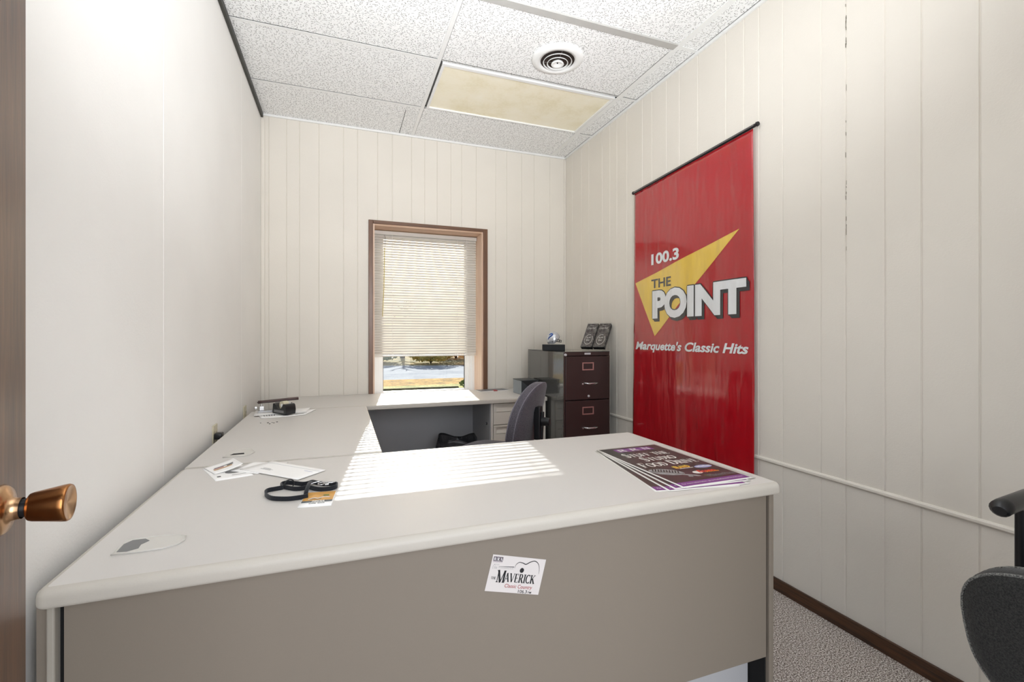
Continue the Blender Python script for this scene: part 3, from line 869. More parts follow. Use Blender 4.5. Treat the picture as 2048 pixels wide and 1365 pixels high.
st.poly2d(ell2d(0.0875, 0.0575, 0.0058, 0.0062), pf, M_ink)
st.poly2d(stroke2d([(0.022, 0.0620), (0.064, 0.0640)], lambda t: 0.0003 + 0.0014 * t), pf, M_ink)
for q in range(16): st.poly2d(rect2d(0.023 + q * 0.0026, 0.0575, 0.0234 + q * 0.0026, 0.063), pf, M_greyink)
st.poly2d(stroke2d(spl([(0.0125, 0.0635), (0.009, 0.0655), (0.0065, 0.060), (0.0075, 0.055)], 6), 0.0005), pf, M_greyink)
for q in range(4): st.poly2d(stroke2d([(0.010 + q * 0.0035, 0.0655), (0.0108 + q * 0.0035, 0.0675)], 0.0007), pf, M_greyink)
for q in range(2): st.poly2d(rect2d(0.0095, 0.0568 + q * 0.0028, 0.0185, 0.0575 + q * 0.0028), pf, M_greyink)
tag(st.build('sticker', fix=False), 'white guitar sticker stuck on the front panel of the nearest desk', 'sticker')

# ================================================================= BANNER
def red_vinyl():
    s = NT('glossy_red_vinyl')
    v = s.coord((1, 1, 1)); f = s.noise(v, 500, 2)
    s.l(s.ramp(f, [(0.3, lin('#a80c18')), (0.7, lin('#b01220'))]), s.b.inputs['Base Color'])
    s.b.inputs['Roughness'].default_value = 0.20
    s.b.inputs['Specular IOR Level'].default_value = 0.4; s.b.inputs['Coat Weight'].default_value = 1.0; s.b.inputs['Coat Roughness'].default_value = 0.07; s.b.inputs['Coat IOR'].default_value = 1.52
    a = s.noise(s.coord((1, 5, 1.4)), 1.0, 3, 0.55)
    b_ = s.noise(s.coord((1, 14, 3.5)), 1.0, 2, 0.5)
    fine = s.noise(s.coord((600, 600, 600)), 1.0, 1)
    s.bump(s.math('ADD', s.math('ADD', s.math('MULTIPLY', a, 10.0), s.math('MULTIPLY', b_, 2.2)), s.math('MULTIPLY', fine, 0.02)), 0.6, 0.006)
    return s
def vinyl_ink(name, col):
    s = NT(name)
    f = s.noise(s.coord(), 400, 2); c = lin(col)
    s.l(s.ramp(f, [(0.3, tuple(q * .97 for q in c[:3]) + (1,)), (0.7, c)]), s.b.inputs['Base Color'])
    s.b.inputs['Roughness'].default_value = 0.20
    s.b.inputs['Specular IOR Level'].default_value = 0.4; s.b.inputs['Coat Weight'].default_value = 1.0; s.b.inputs['Coat Roughness'].default_value = 0.07; s.b.inputs['Coat IOR'].default_value = 1.52
    a = s.noise(s.coord((1, 5, 1.4)), 1.0, 3, 0.55); b_ = s.noise(s.coord((1, 14, 3.5)), 1.0, 2, 0.5)
    s.bump(s.math('ADD', s.math('MULTIPLY', a, 10.0), s.math('MULTIPLY', b_, 2.2)), 0.6, 0.006)
    return s.m
M_red = red_vinyl().m
M_yel = vinyl_ink('yellow_vinyl_print', '#e8c24e'); M_bwhite = vinyl_ink('white_vinyl_print', '#e6e8ea'); M_bblack = vinyl_ink('black_vinyl_print', '#101822')
M_the = vinyl_ink('grey_vinyl_print', '#2a2a33')
BY0, BY1 = 2.728, 1.742            # left and right edge as the viewer sees them
bw = BY0 - BY1
def ban(a, z, lift=0.0):
    """a = distance from the left edge, z = height"""
    u = a / bw
    down = max(0.0, min(1.0, (2.19 - z) / 1.9))
    amp = 0.0015 + 0.0040 * min(1, down * 2.2)
    x = 1.9055 - lift - amp * (math.sin(u * 15.5 + 0.6) * 0.5 + math.sin(u * 7.3 + 2.0 + z * 1.1) * 0.8)
    x -= 0.010 * (max(0, u - 0.93) / 0.07) ** 2 * 0.3 * down
    x += 0.006 * down * math.exp(-((z - 0.95) / 0.08) ** 2) * 0.6
    y = BY0 - a + 0.012 * down * (1 if u < 0.5 else -1) * abs(u - 0.5) * 2
    x -= 0.004 * down
    return (x, y, z)
bn = thing('wall_banner', 'tall glossy red vinyl banner with yellow arrow hanging on the right wall', 'banner', (1.915, 2.235, 0.34))
b = MB()
ZB0, ZB1L, ZB1R = 0.34, 2.182, 2.222
def bsurf(u, v_):
    zt = ZB1L + (ZB1R - ZB1L) * u
    return ban(u * bw, ZB0 + (zt - ZB0) * v_)
b.slab(bsurf, 64, 70, -0.0008, M_red)
cell = 0.02
A = lambda Y: BY0 - Y
b.poly2d(slice2d(([(A(1.826), 1.745), (A(2.710), 1.561), (A(2.508), 1.196)], [[0, 1, 2]]), cell), lambda x, y: ban(x, y, 0.0022), M_yel)
b.poly2d(text2d('100.3', A(2.540), 1.660, A(2.268), 1.732, bold=0.035, cell=cell), lambda x, y: ban(x, y, 0.0034), M_bwhite)
b.poly2d(text2d('THE', A(2.540), 1.508, A(2.343), 1.566, bold=0.02, cell=cell), lambda x, y: ban(x, y, 0.0034), M_the)
P0 = text2d('POINT', A(2.528), 1.308, A(1.783), 1.492, bold=0.055, cell=cell)
for kx in range(0, 9):
    b.poly2d(xform2d(P0, lambda x, y, kx=kx: (x + kx * 0.0028 - 0.004, y - kx * 0.0030 + 0.004)), lambda x, y: ban(x, y, 0.0034 + 0.00002 * kx), M_bblack)
for dx, dy in ((-.006, 0), (.006, 0), (0, .006), (0, -.006), (-.004, .004), (.004, .004)):
    b.poly2d(xform2d(P0, lambda x, y, dx=dx, dy=dy: (x + dx, y + dy)), lambda x, y: ban(x, y, 0.0037), M_bblack)
b.poly2d(P0, lambda x, y: ban(x, y, 0.0052), M_bwhite)
b.poly2d(text2d("Marquette's Classic Hits", A(2.700), 1.090, A(1.772), 1.162, bold=0.03, shear=0.25, cell=cell), lambda x, y: ban(x, y, 0.0034), M_bwhite)
sub(b, 'banner_sheet', bn, 'red vinyl sheet printed with yellow and white lettering', fix=False)
b = MB()
b.cyl((1.910, 2.746, 2.194), (1.910, 1.722, 2.236), 0.0085, 0.0085, M_black, 16)
b.cyl((1.910, 1.722, 2.236), (1.910, 1.714, 2.2365), 0.012, 0.010, M_black, 16)
b.cyl((1.910, 2.746, 2.194), (1.910, 2.754, 2.1935), 0.012, 0.010, M_black, 16)
b.cyl((1.9012, 2.735, 2.192), (1.9012, 1.735, 2.234), 0.0018, 0.0018, M_steel, 8)
sub(b, 'hanging_rod', bn, 'black hanging rod')
b = MB(); b.cyl((1.911, 2.74, 0.345), (1.911, 1.73, 0.345), 0.0075, 0.0075, M_black, 14); sub(b, 'bottom_rod', bn)

# ================================================================= FILING CABINET
fc = thing('filing_cabinet', 'dark brown metal filing cabinet in the corner beyond the banner', 'filing cabinet', (1.654, 3.28, 0))
CX0, CX1, CY0, CY1, CZ = 1.468, 1.842, 2.940, 3.610, 1.086
b = MB()
b.box(CX0, CX0 + 0.006, CY0 + 0.012, CY1, 0.0, CZ, M_cabside, 0.002)
b.box(CX1 - 0.006, CX1, CY0 + 0.012, CY1, 0.0, CZ, M_cabside, 0.002)
b.box(CX0, CX1, CY1 - 0.006, CY1, 0.0, CZ, M_cabside)
b.box(CX0, CX1, CY0 + 0.004, CY1, CZ - 0.006, CZ, M_cabside, 0.002)
b.box(CX0 + 0.002, CX1 - 0.002, CY0 + 0.004, CY0 + 0.02, CZ - 0.030, CZ - 0.001, M_cab, 0.002)
b.box(CX0 + 0.006, CX1 - 0.006, CY0 + 0.03, CY1 - 0.01, 0.02, CZ - 0.01, M_dark)
b.box(CX0 + 0.001, CX0 + 0.010, CY0 + 0.004, CY0 + 0.03, 0.0, CZ - 0.03, M_cab)
b.box(CX1 - 0.010, CX1 - 0.001, CY0 + 0.004, CY0 + 0.03, 0.0, CZ - 0.03, M_cab)
b.box(CX0 + 0.01, CX1 - 0.01, CY0 + 0.01, CY0 + 0.03, 0.0, 0.085, M_cab)
sub(b, 'cabinet_body', fc, 'glossy charcoal sides and top')
b = MB(); b.box(1.632, 1.682, CY0 + 0.001, CY0 + 0.004, CZ - 0.022, CZ - 0.009, M_nickel, 0.001)
sub(b, 'maker_badge', fc)
b = MB(); b.cyl((1.480, CY0 + 0.006, CZ - 0.022), (1.480, CY0 - 0.004, CZ - 0.022), 0.0095, 0.0085, M_nickel, 20); sub(b, 'cabinet_lock', fc)
for i, (z0, z1) in enumerate(((0.742, 1.052), (0.424, 0.736), (0.098, 0.418))):
    d = MB(); d.box(CX0 + 0.012, CX1 - 0.012, CY0, CY0 + 0.02, z0, z1, M_cab, 0.003)
    do = sub(d, 'drawer', fc)
    h = MB()
    hz = z0 + 0.114
    h.box(1.606, 1.618, CY0 - 0.012, CY0, hz - 0.006, hz + 0.005, M_chrome, 0.002)
    h.tube([(1.626, CY0, hz + 0.004), (1.630, CY0 - 0.020, hz + 0.004), (1.650, CY0 - 0.026, hz + 0.002), (1.700, CY0 - 0.026, hz + 0.002), (1.722, CY0 - 0.020, hz + 0.004), (1.726, CY0, hz + 0.004)], 0.0062, M_chrome, 12)
    o = h.build('handle'); o.parent = do; o['label'] = 'chrome pull handle'
    q = MB(); lz = z0 + 0.238
    for bx in ((1.612, 1.704, lz + 0.020, lz + 0.028), (1.612, 1.704, lz - 0.028, lz - 0.020), (1.612, 1.620, lz - 0.02, lz + 0.02), (1.696, 1.704, lz - 0.02, lz + 0.02)):
        q.box(bx[0], bx[1], CY0 - 0.005, CY0, bx[2], bx[3], M_pink, 0.001)
    o = q.build('label_holder'); o.parent = do; o['label'] = 'copper coloured card frame'
    if i == 0:
        q = MB(); q.cyl((1.664, CY0, z0 + 0.024), (1.664, CY0 - 0.006, z0 + 0.024), 0.009, 0.007, M_nickel, 18)
        o = q.build('lock'); o.parent = do

# --- things on the cabinet
bb = MB(); M_gl = mat('black_gloss_card', '#0a0c11', 0.5, var=0.2, spec=0.25)
Mb = T(1.532, 3.25, CZ, math.radians(-22))
bb.box(-0.085, 0.085, -0.055, 0.055, 0, 0.046, M_gl, 0.002, M=Mb)
tag(bb.build('display_base'), 'flat black box carrying the little football helmet on the cabinet', 'box')
hm = thing('football_helmet', 'miniature silver football helmet on a black box on the cabinet', 'helmet', (1.532, 3.25, CZ + 0.046), math.radians(-30))
M_silver = mat('silver_helmet_shell', '#c9ccd1', 0.22, 0.55, var=0.03)
M_blue = mat('blue_helmet_emblem', '#1f4fa0', 0.35)
b = MB()
def shell(u, v_):
    # u around, v from crown to lower rim; helmet faces +x, crown up
    a = 2 * PI * u
    c = math.cos(a)
    face = max(0.0, c)                       # opening at the front
    lim = PI * (0.72 - 0.34 * face ** 1.5)
    t = 0.001 + lim * v_
    r = math.sin(t); zz = math.cos(t)
    x = 0.052 * r * c * (1.05 if c < 0 else 1.0); y = 0.042 * r * math.sin(a)
    return (x, y, 0.042 + 0.058 * zz)
b.grid(shell, 48, 20, M_silver, closed_u=True)
b.build('helmet_shell', hm)
b = MB()
def inner(u, v_):
    x, y, z_ = shell(u, v_); return (x * 0.9, y * 0.9, 0.042 + (z_ - 0.042) * 0.9 - 0.001)
b.grid(inner, 32, 14, M_black, closed_u=True); b.build('padding', hm)
b = MB()
for sg in (-1, 1):
    b.tube([(0.016, sg * 0.041, 0.030), (0.034, sg * 0.036, 0.022), (0.054, sg * 0.02, 0.018), (0.060, 0, 0.017)], 0.0018, M_black, 8)
    b.tube([(0.022, sg * 0.040, 0.044), (0.042, sg * 0.033, 0.036), (0.058, sg * 0.016, 0.032), (0.062, 0, 0.031)], 0.0018, M_black, 8)
    b.tube([(0.058, sg * 0.010, 0.034), (0.059, sg * 0.010, 0.016)], 0.0018, M_black, 8)
    b.tube([(0.046, sg * 0.028, 0.036), (0.045, sg * 0.029, 0.020)], 0.0018, M_black, 8)
b.build('face_mask', hm)
for sg in (-1, 1):
    b = MB()
    pts2 = spl([(-0.030, 0.072), (-0.018, 0.082), (-0.004, 0.080), (-0.012, 0.068), (-0.028, 0.056), (-0.038, 0.040)], 4)
    pts3 = []
    for x, zz in pts2:
        # project onto the shell ellipsoid
        k = 1 - (x / 0.0546) ** 2 - ((zz - 0.042) / 0.058) ** 2
        pts3.append((x * 1.01, sg * (0.042 * math.sqrt(max(k, 0.01)) + 0.0012), zz))
    b.tube(pts3, lambda t: 0.0022 + 0.0035 * math.sin(PI * t), M_blue, 6)
    b.build('emblem', hm)
    b = MB(); b.cyl((-0.004, sg * 0.038, 0.022), (-0.004, sg * 0.0415, 0.022), 0.004, 0.004, M_black, 12); b.build('ear_hole', hm)

M_boxfront = mat('dark_grey_print_card', '#3a3234', 0.35, var=0.2, vscale=40)
M_boxside = mat('black_card', '#141416', 0.35)
M_silverink = mat('silver_print', '#c8c6c2', 0.3, 0.3)
cello = NT('clear_cellophane'); cello.b.inputs['Roughness'].default_value = 0.08
ctr_ = cello.n('BsdfTransparent'); cg = cello.n('BsdfGlossy'); cg.inputs['Roughness'].default_value = 0.1
cmx = cello.n('MixShader'); cf = cello.noise(cello.coord((1, 1, 1)), 45, 3, 0.7)
cr = cello.math('MULTIPLY', cello.math('SUBTRACT', cf, 0.38), 0.75)
cello.l(cello.math('MAXIMUM', cr, 0.03), cmx.inputs[0]); cello.l(ctr_.outputs[0], cmx.inputs[1]); cello.l(cg.outputs[0], cmx.inputs[2]); cello.l(cmx.outputs[0], cello.o.inputs['Surface'])
cbn = cello.n('Bump'); cbn.inputs['Strength'].default_value = 0.8; cbn.inputs['Distance'].default_value = 0.004
cello.l(cello.noise(cello.coord(), 60, 3), cbn.inputs['Height']); cello.l(cbn.outputs['Normal'], cg.inputs['Normal'])
def gift_box(px, py, label):
    t = thing('gift_box', label, 'box', (px, py, CZ + 0.030), 0, 'wrapped boxes on the cabinet')
    wd = Vector((0.60, -0.80, 0)).normalized(); back = Vector((0.80, 0.60, 0)).normalized()
    L = 0.226; lean = 0.140
    up = (Vector((0, 0, math.sqrt(L * L - lean * lean))) + back * lean).normalized()
    nrm = wd.cross(up).normalized()
    if nrm.dot(back) > 0: nrm = -nrm           # nrm points out toward the room
    Mx = Matrix((( wd.x, up.x, nrm.x, 0), (wd.y, up.y, nrm.y, 0), (wd.z, up.z, nrm.z, 0), (0, 0, 0, 1)))
    W, D = 0.090, 0.030
    b = MB(); b.box(0, W, 0, L, -D, 0, M_boxside, 0.0015, M=Mx)
    P = lambda x, y: Mx @ Vector((x, y, 0.0006))
    b.poly2d(rect2d(0.003, 0.012, W - 0.003, L - 0.003), lambda x, y: Mx @ Vector((x, y, 0.0003)), M_boxfront)
    b.poly2d(text2d("Thomason's", 0.028, L - 0.026, 0.058, L - 0.016), P, M_silverink)
    b.poly2d(text2d('Corey Ford', 0.008, L - 0.062, 0.078, L - 0.034, bold=0.01, shear=0.4), P, M_silverink)
    for q in range(26):
        a = math.radians(-250 + 320 * q / 25 - 35)
        c_, s_ = math.cos(a), math.sin(a)
        b.poly2d(ell2d(W / 2 + 0.031 * c_, 0.072 + 0.046 * s_, 0.0032, 0.0040, 8), P, M_silverink)
    b.poly2d(text2d('Buy Me', 0.024, 0.080, 0.060, 0.096, bold=0.02, shear=0.3), P, M_silverink)
    b.poly2d(text2d('Bold', 0.028, 0.056, 0.056, 0.074, bold=0.02, shear=0.3), P, M_silverink)
    b.build('carton', t)
    b = MB(); b.box(-0.003, W + 0.003, -0.0035, L + 0.012, -D - 0.003, 0.004, cello.m, 0.002, M=Mx)
    b.build('cellophane_wrap', t)
    return t
gift_box(1.688, 3.107, 'left of the two black wrapped boxes leaning on the cabinet')
gift_box(1.7475, 3.028, 'right of the two black wrapped boxes leaning on the cabinet')

# --- things on the rear desk
cb = thing('cardboard_box', 'small charcoal cardboard box with folded lid on the rear desk', 'box', (1.375, 3.44, ZT))
M_card = mat('charcoal_card', '#33373b', 0.5, var=0.06); M_cardL = mat('blue_grey_card', '#8f969c', 0.55, var=0.04)
b = MB()
b.box(1.306, 1.448, 3.348, 3.53, ZT, ZT + 0.108, M_card, 0.001)
b.faces([(1.3052, 3.348, ZT + .001), (1.3052, 3.53, ZT + .001), (1.3052, 3.53, ZT + .107), (1.3052, 3.348, ZT + .107)], [[0, 1, 2, 3]], M_cardL)
b.build('carton').parent = cb
for ch in cb.children: ch.matrix_parent_inverse = Matrix.Translation(-cb.location)
b = MB()
b.box(1.303, 1.451, 3.345, 3.533, ZT + 0.108, ZT + 0.113, M_card, 0.001)
b.faces([(1.306, 3.3455, ZT + 0.110), (1.440, 3.3455, ZT + 0.110), (1.375, 3.3435, ZT + 0.052)], [[0, 1, 2]], M_blackmatt)
for q in range(9):
    x = 1.325 + random.random() * 0.09; y = 3.38 + random.random() * 0.11
    b.poly2d(rect2d(x, y, x + 0.012 + 0.03 * random.random(), y + 0.006), lambda X, Y: (X, Y, ZT + 0.1134), M_greyink)
sub(b, 'lid', cb)
mg = thing('magazine', 'thin glossy magazine lying on the rear desk beside the window', 'magazine', (1.18, 3.72, ZT))
M_magp = mat('printed_grey_page', '#6f7276', 0.4, var=0.5, vscale=50)
b = MB()
b.box(-0.12, 0.13, -0.055, 0.055, 0.0, 0.004, M_paper, 0.0005, M=T(0, 0, 0, 0.12))
b.box(-0.12, 0.13, -0.055, 0.055, 0.0041, 0.006, M_magp, M=T(0, 0, 0, 0.12))
b.faces([(0.0, -0.058, 0.0065), (0.035, -0.054, 0.0065), (0.035, 0.0, 0.0065), (0.0, -0.01, 0.0065)], [[0, 1, 2, 3]], M_darkred)
b.box(0.002, 0.034, -0.0595, -0.056, 0.0, 0.0065, M_darkred)
b.build('booklet', mg)

# --- wastebasket
wbk = thing('wastebasket', 'black lined wastebasket under the rear desk', 'wastebasket', (0.80, 3.38, 0))
b = MB(); b.lathe([(0.0, 0.004), (0.105, 0.004), (0.112, 0.01), (0.135, 0.37), (0.139, 0.375), (0.133, 0.377), (0.128, 0.37), (0.106, 0.012), (0, 0.012)], M_black, None, 36); b.build('bin', wbk)
M_bag = NT('crinkled_bin_liner')
M_bag.b.inputs['Base Color'].default_value = lin('#3c3c3f'); M_bag.b.inputs['Roughness'].default_value = 0.25
M_bag.bump(M_bag.noise(M_bag.coord((1, 1, 0.3)), 60, 4, 0.6), 0.8, 0.006); M_bag = M_bag.m
b = MB()
def bag(u, v_):
    a = 2 * PI * u
    k = noise.noise(Vector((math.cos(a) * 3, math.sin(a) * 3, v_ * 3))) * 0.018
    if v_ < 0.5: r = 0.141 + 0.006 * v_; z_ = 0.27 + 0.30 * v_
    else: r = 0.143 - 0.06 * (v_ - 0.5); z_ = 0.42 - 0.20 * (v_ - 0.5)
    z_ += 0.020 * math.sin(a * 3 + 1) * (1 - abs(v_ - 0.5) * 2) + 0.02 * (1 - abs(v_ - 0.5) * 2)
    return ((r + k) * math.cos(a), (r + k) * math.sin(a), z_)
b.grid(bag, 60, 14, M_bag, closed_u=True); b.build('bin_liner', wbk)

# ================================================================= TASK CHAIR
def fabric(name, c1, c2, scale=420, bump=0.5):
    s = NT(name); v = s.coord()
    f = s.noise(v, scale, 2, 0.7)
    s.l(s.ramp(f, [(0.38, lin(c1)), (0.62, lin(c2))]), s.b.inputs['Base Color'])
    s.b.inputs['Roughness'].default_value = 0.95
    s.b.inputs['Sheen Weight'].default_value = 0.2; s.b.inputs['Sheen Roughness'].default_value = 0.4
    s.bump(f, bump, 0.0015)
    return s.m
M_fab = fabric('heather_grey_fabric', '#2c2a31', '#6e6870')
M_fabpipe = fabric('grey_piping', '#5c5862', '#8d8791')
def star_base(t, m, z=0.0, R=0.30):
    for q in range(5):
        a = 2 * PI * q / 5 + 0.3
        b = MB()
        b.tube([(0, 0, 0.10), (0.10 * math.cos(a), 0.10 * math.sin(a), 0.095), (R * math.cos(a), R * math.sin(a), 0.065)], lambda u: 0.020 - 0.007 * u, m, 8)
        o = b.build('base_arm', t)
        b = MB()
        cx, cy = R * math.cos(a), R * math.sin(a)
        for sg in (-1, 1):
            b.cyl((cx + sg * 0.006 * math.sin(a), cy - sg * 0.006 * math.cos(a), 0.025), (cx + sg * 0.020 * math.sin(a), cy - sg * 0.020 * math.cos(a), 0.025), 0.025, 0.024, m, 18)
        b.cyl((cx, cy, 0.03), (cx, cy, 0.07), 0.006, 0.006, M_steel, 8)
        c = b.build('caster'); c.parent = o
def cushion(name, parent, W, L, th, m, mp, place, power=3.2, topnarrow=0.0, crown=0.012, pipe=True, nu=56):
    """closed upholstered cushion; place(x,y,z) maps local (x across, y along, z through) to thing space"""
    b = MB()
    def ring(u, k, z_):
        a = 2 * PI * u
        c, s_ = math.cos(a), math.sin(a)
        x = W / 2 * k * math.copysign(abs(c) ** (2 / power), c); y = L / 2 * k * math.copysign(abs(s_) ** (2 / power), s_)
        x *= 1 - topnarrow * (y / L + 0.5)
        return place(x, y, z_)
    prof = [(0.02, -th / 2 - 0.0), (0.5, -th / 2 - 0.0), (0.88, -th / 2), (0.965, -th * 0.42), (0.99, -th * 0.30), (1.0, -th * 0.05), (1.0, th * 0.15), (0.99, th * 0.30), (0.965, th * 0.42), (0.90, th * 0.5), (0.6, th / 2 + crown * 0.8), (0.3, th / 2 + crown), (0.02, th / 2 + crown)]
    P = [[ring(i / nu, k, z_) for i in range(nu)] for k, z_ in prof]
    vs = [v for r in P for v in r]; fs = []
    for j in range(len(prof) - 1):
        for i in range(nu): fs.append([j * nu + i, j * nu + (i + 1) % nu, (j + 1) * nu + (i + 1) % nu, (j + 1) * nu + i])
    fs.append(list(range(nu))[::-1]); fs.append([(len(prof) - 1) * nu + i for i in range(nu)])
    b.faces(vs, fs, m, None, True)
    o = b.build(name, parent)
    if pipe:
        q = MB()
        for z_ in (-th * 0.36, th * 0.36): q.tube([ring(i / nu, 0.985, z_) for i in range(nu)], 0.0032, mp, 6, closed=True)
        c = q.build('piping'); c.parent = o
    return o
ch = thing('task_chair', 'grey fabric task chair standing behind the front desk, seen from its side', 'office chair', (0.862, 2.66, 0), math.radians(47))
star_base(ch, M_black)
b = MB(); b.cyl((0, 0, 0.09), (0, 0, 0.30), 0.026, 0.026, M_black, 20); b.cyl((0, 0, 0.30), (0, 0, 0.42), 0.016, 0.016, M_steel, 16); b.build('gas_column', ch)
b = MB(); b.box(-0.09, 0.09, -0.14, 0.10, 0.415, 0.445, M_black, 0.006); b.build('seat_plate', ch)
cushion('seat', ch, 0.47, 0.46, 0.07, M_fab, M_fabpipe, lambda x, y, z_: (x, y + 0.02, 0.482 + z_ - 0.02 * max(0, (y - 0.15) / 0.08) ** 2 * 0.5))
lean = math.radians(11)
def backplace(x, y, z_):
    # y along the back (up), z_ through: +z faces the sitter (local +Y)
    zz = 0.715 + y * math.cos(lean)
    yy = -0.205 - 0.02 - y * math.sin(lean) - 0.022 * (y / 0.23) * abs(y / 0.23) + z_ + 0.55 * x * x
    return (x, yy, zz)
cushion('backrest', ch, 0.44, 0.44, 0.060, M_fab, M_fabpipe, backplace, power=2.35, topnarrow=0.10, crown=0.004)
b = MB()
b.tube([(0, -0.10, 0.425), (0, -0.24, 0.42), (0, -0.285, 0.45), (0, -0.295, 0.55), (0, -0.305, 0.76)], 0.012, M_black, 10)
b.box(-0.028, 0.028, -0.300, -0.262, 0.60, 0.79, M_black, 0.006)
b.build('back_bracket', ch)
b = MB(); b.cyl((0, -0.305, 0.705), (0, -0.350, 0.705), 0.026, 0.022, M_black, 12); b.cyl((0.03, -0.285, 0.66), (0.034, -0.285, 0.66), 0.006, 0.006, M_chrome, 10); b.build('height_knob', ch)

# ================================================================= BLACK CHAIR at right edge
M_fabk = fabric('worn_black_fabric', '#0d0d0d', '#2f2f2d', 330, 0.7)
M_fabkp = fabric('worn_black_piping', '#2b2b2b', '#8b8b86')
bc = thing('swivel_chair', 'worn black fabric office chair cut off by the right edge of the photo', 'office chair', (1.555, 0.40, 0), math.radians(-84))
star_base(bc, M_black, R=0.27)
b = MB(); b.cyl((0, 0, 0.09), (0, 0, 0.36), 0.026, 0.024, M_black, 20); b.build('gas_column', bc)
b = MB(); b.box(-0.09, 0.09, -0.12, 0.10, 0.355, 0.38, M_black, 0.006); b.build('seat_plate', bc)
cushion('seat', bc, 0.44, 0.42, 0.075, M_fabk, M_fabkp, lambda x, y, z_: (x, y, 0.42 + z_))
def backplace2(x, y, z_):
    lean2 = math.radians(8)
    zz = 0.565 + y * math.cos(lean2)
    return (x, -0.225 - y * math.sin(lean2) + z_ + 0.30 * x * x, zz)
cushion('backrest', bc, 0.46, 0.335, 0.085, M_fabk, M_fabkp, backplace2, power=2.9, topnarrow=-0.16, crown=0.012)
for sg in (-1, 1):
    b = MB()
    b.tube([(sg * 0.16, 0.06, 0.372), (sg * 0.235, 0.08, 0.40), (sg * 0.255, 0.10, 0.55), (sg * 0.255, 0.10, 0.755)], 0.013, M_black, 10)
    b.tube([(sg * 0.255, -0.030, 0.772), (sg * 0.256, -0.022, 0.776), (sg * 0.256, 0.0, 0.778), (sg * 0.256, 0.16, 0.778), (sg * 0.255, 0.20, 0.772)], lambda u: 0.021 * min(1, 0.62 + 6 * u, 0.62 + 6 * (1 - u)), M_black, 16)
    b.build('armrest', bc)

# ================================================================= DESK CLUTTER
# --- posters
M_posterbg = NT('dark_poster_print')
pf_ = M_posterbg.noise(M_posterbg.coord(), 5, 2)
M_posterbg.l(M_posterbg.ramp(pf_, [(0.35, lin('#3b3836')), (0.6, lin('#4d3238'))]), M_posterbg.b.inputs['Base Color'])
M_posterbg.b.inputs['Roughness'].default_value = 0.35; M_posterbg = M_posterbg.m
M_pwhite = mat('poster_white', '#e2dfd9', 0.4); M_mic = mat('microphone_grey', '#8f8f90', 0.4, var=0.3, vscale=60); M_micd = mat('microphone_dark', '#2d2a2b', 0.4)
M_or = mat('orange_print', '#e08a2a', 0.4); M_yl = mat('yellow_print', '#e8cf56', 0.4); M_bl = mat('pale_blue_print', '#9ea3cf', 0.4); M_rd = mat('red_print', '#d2402c', 0.4); M_gn = mat('green_print', '#5c7a3a', 0.4)
PW, PH = 0.282, 0.492
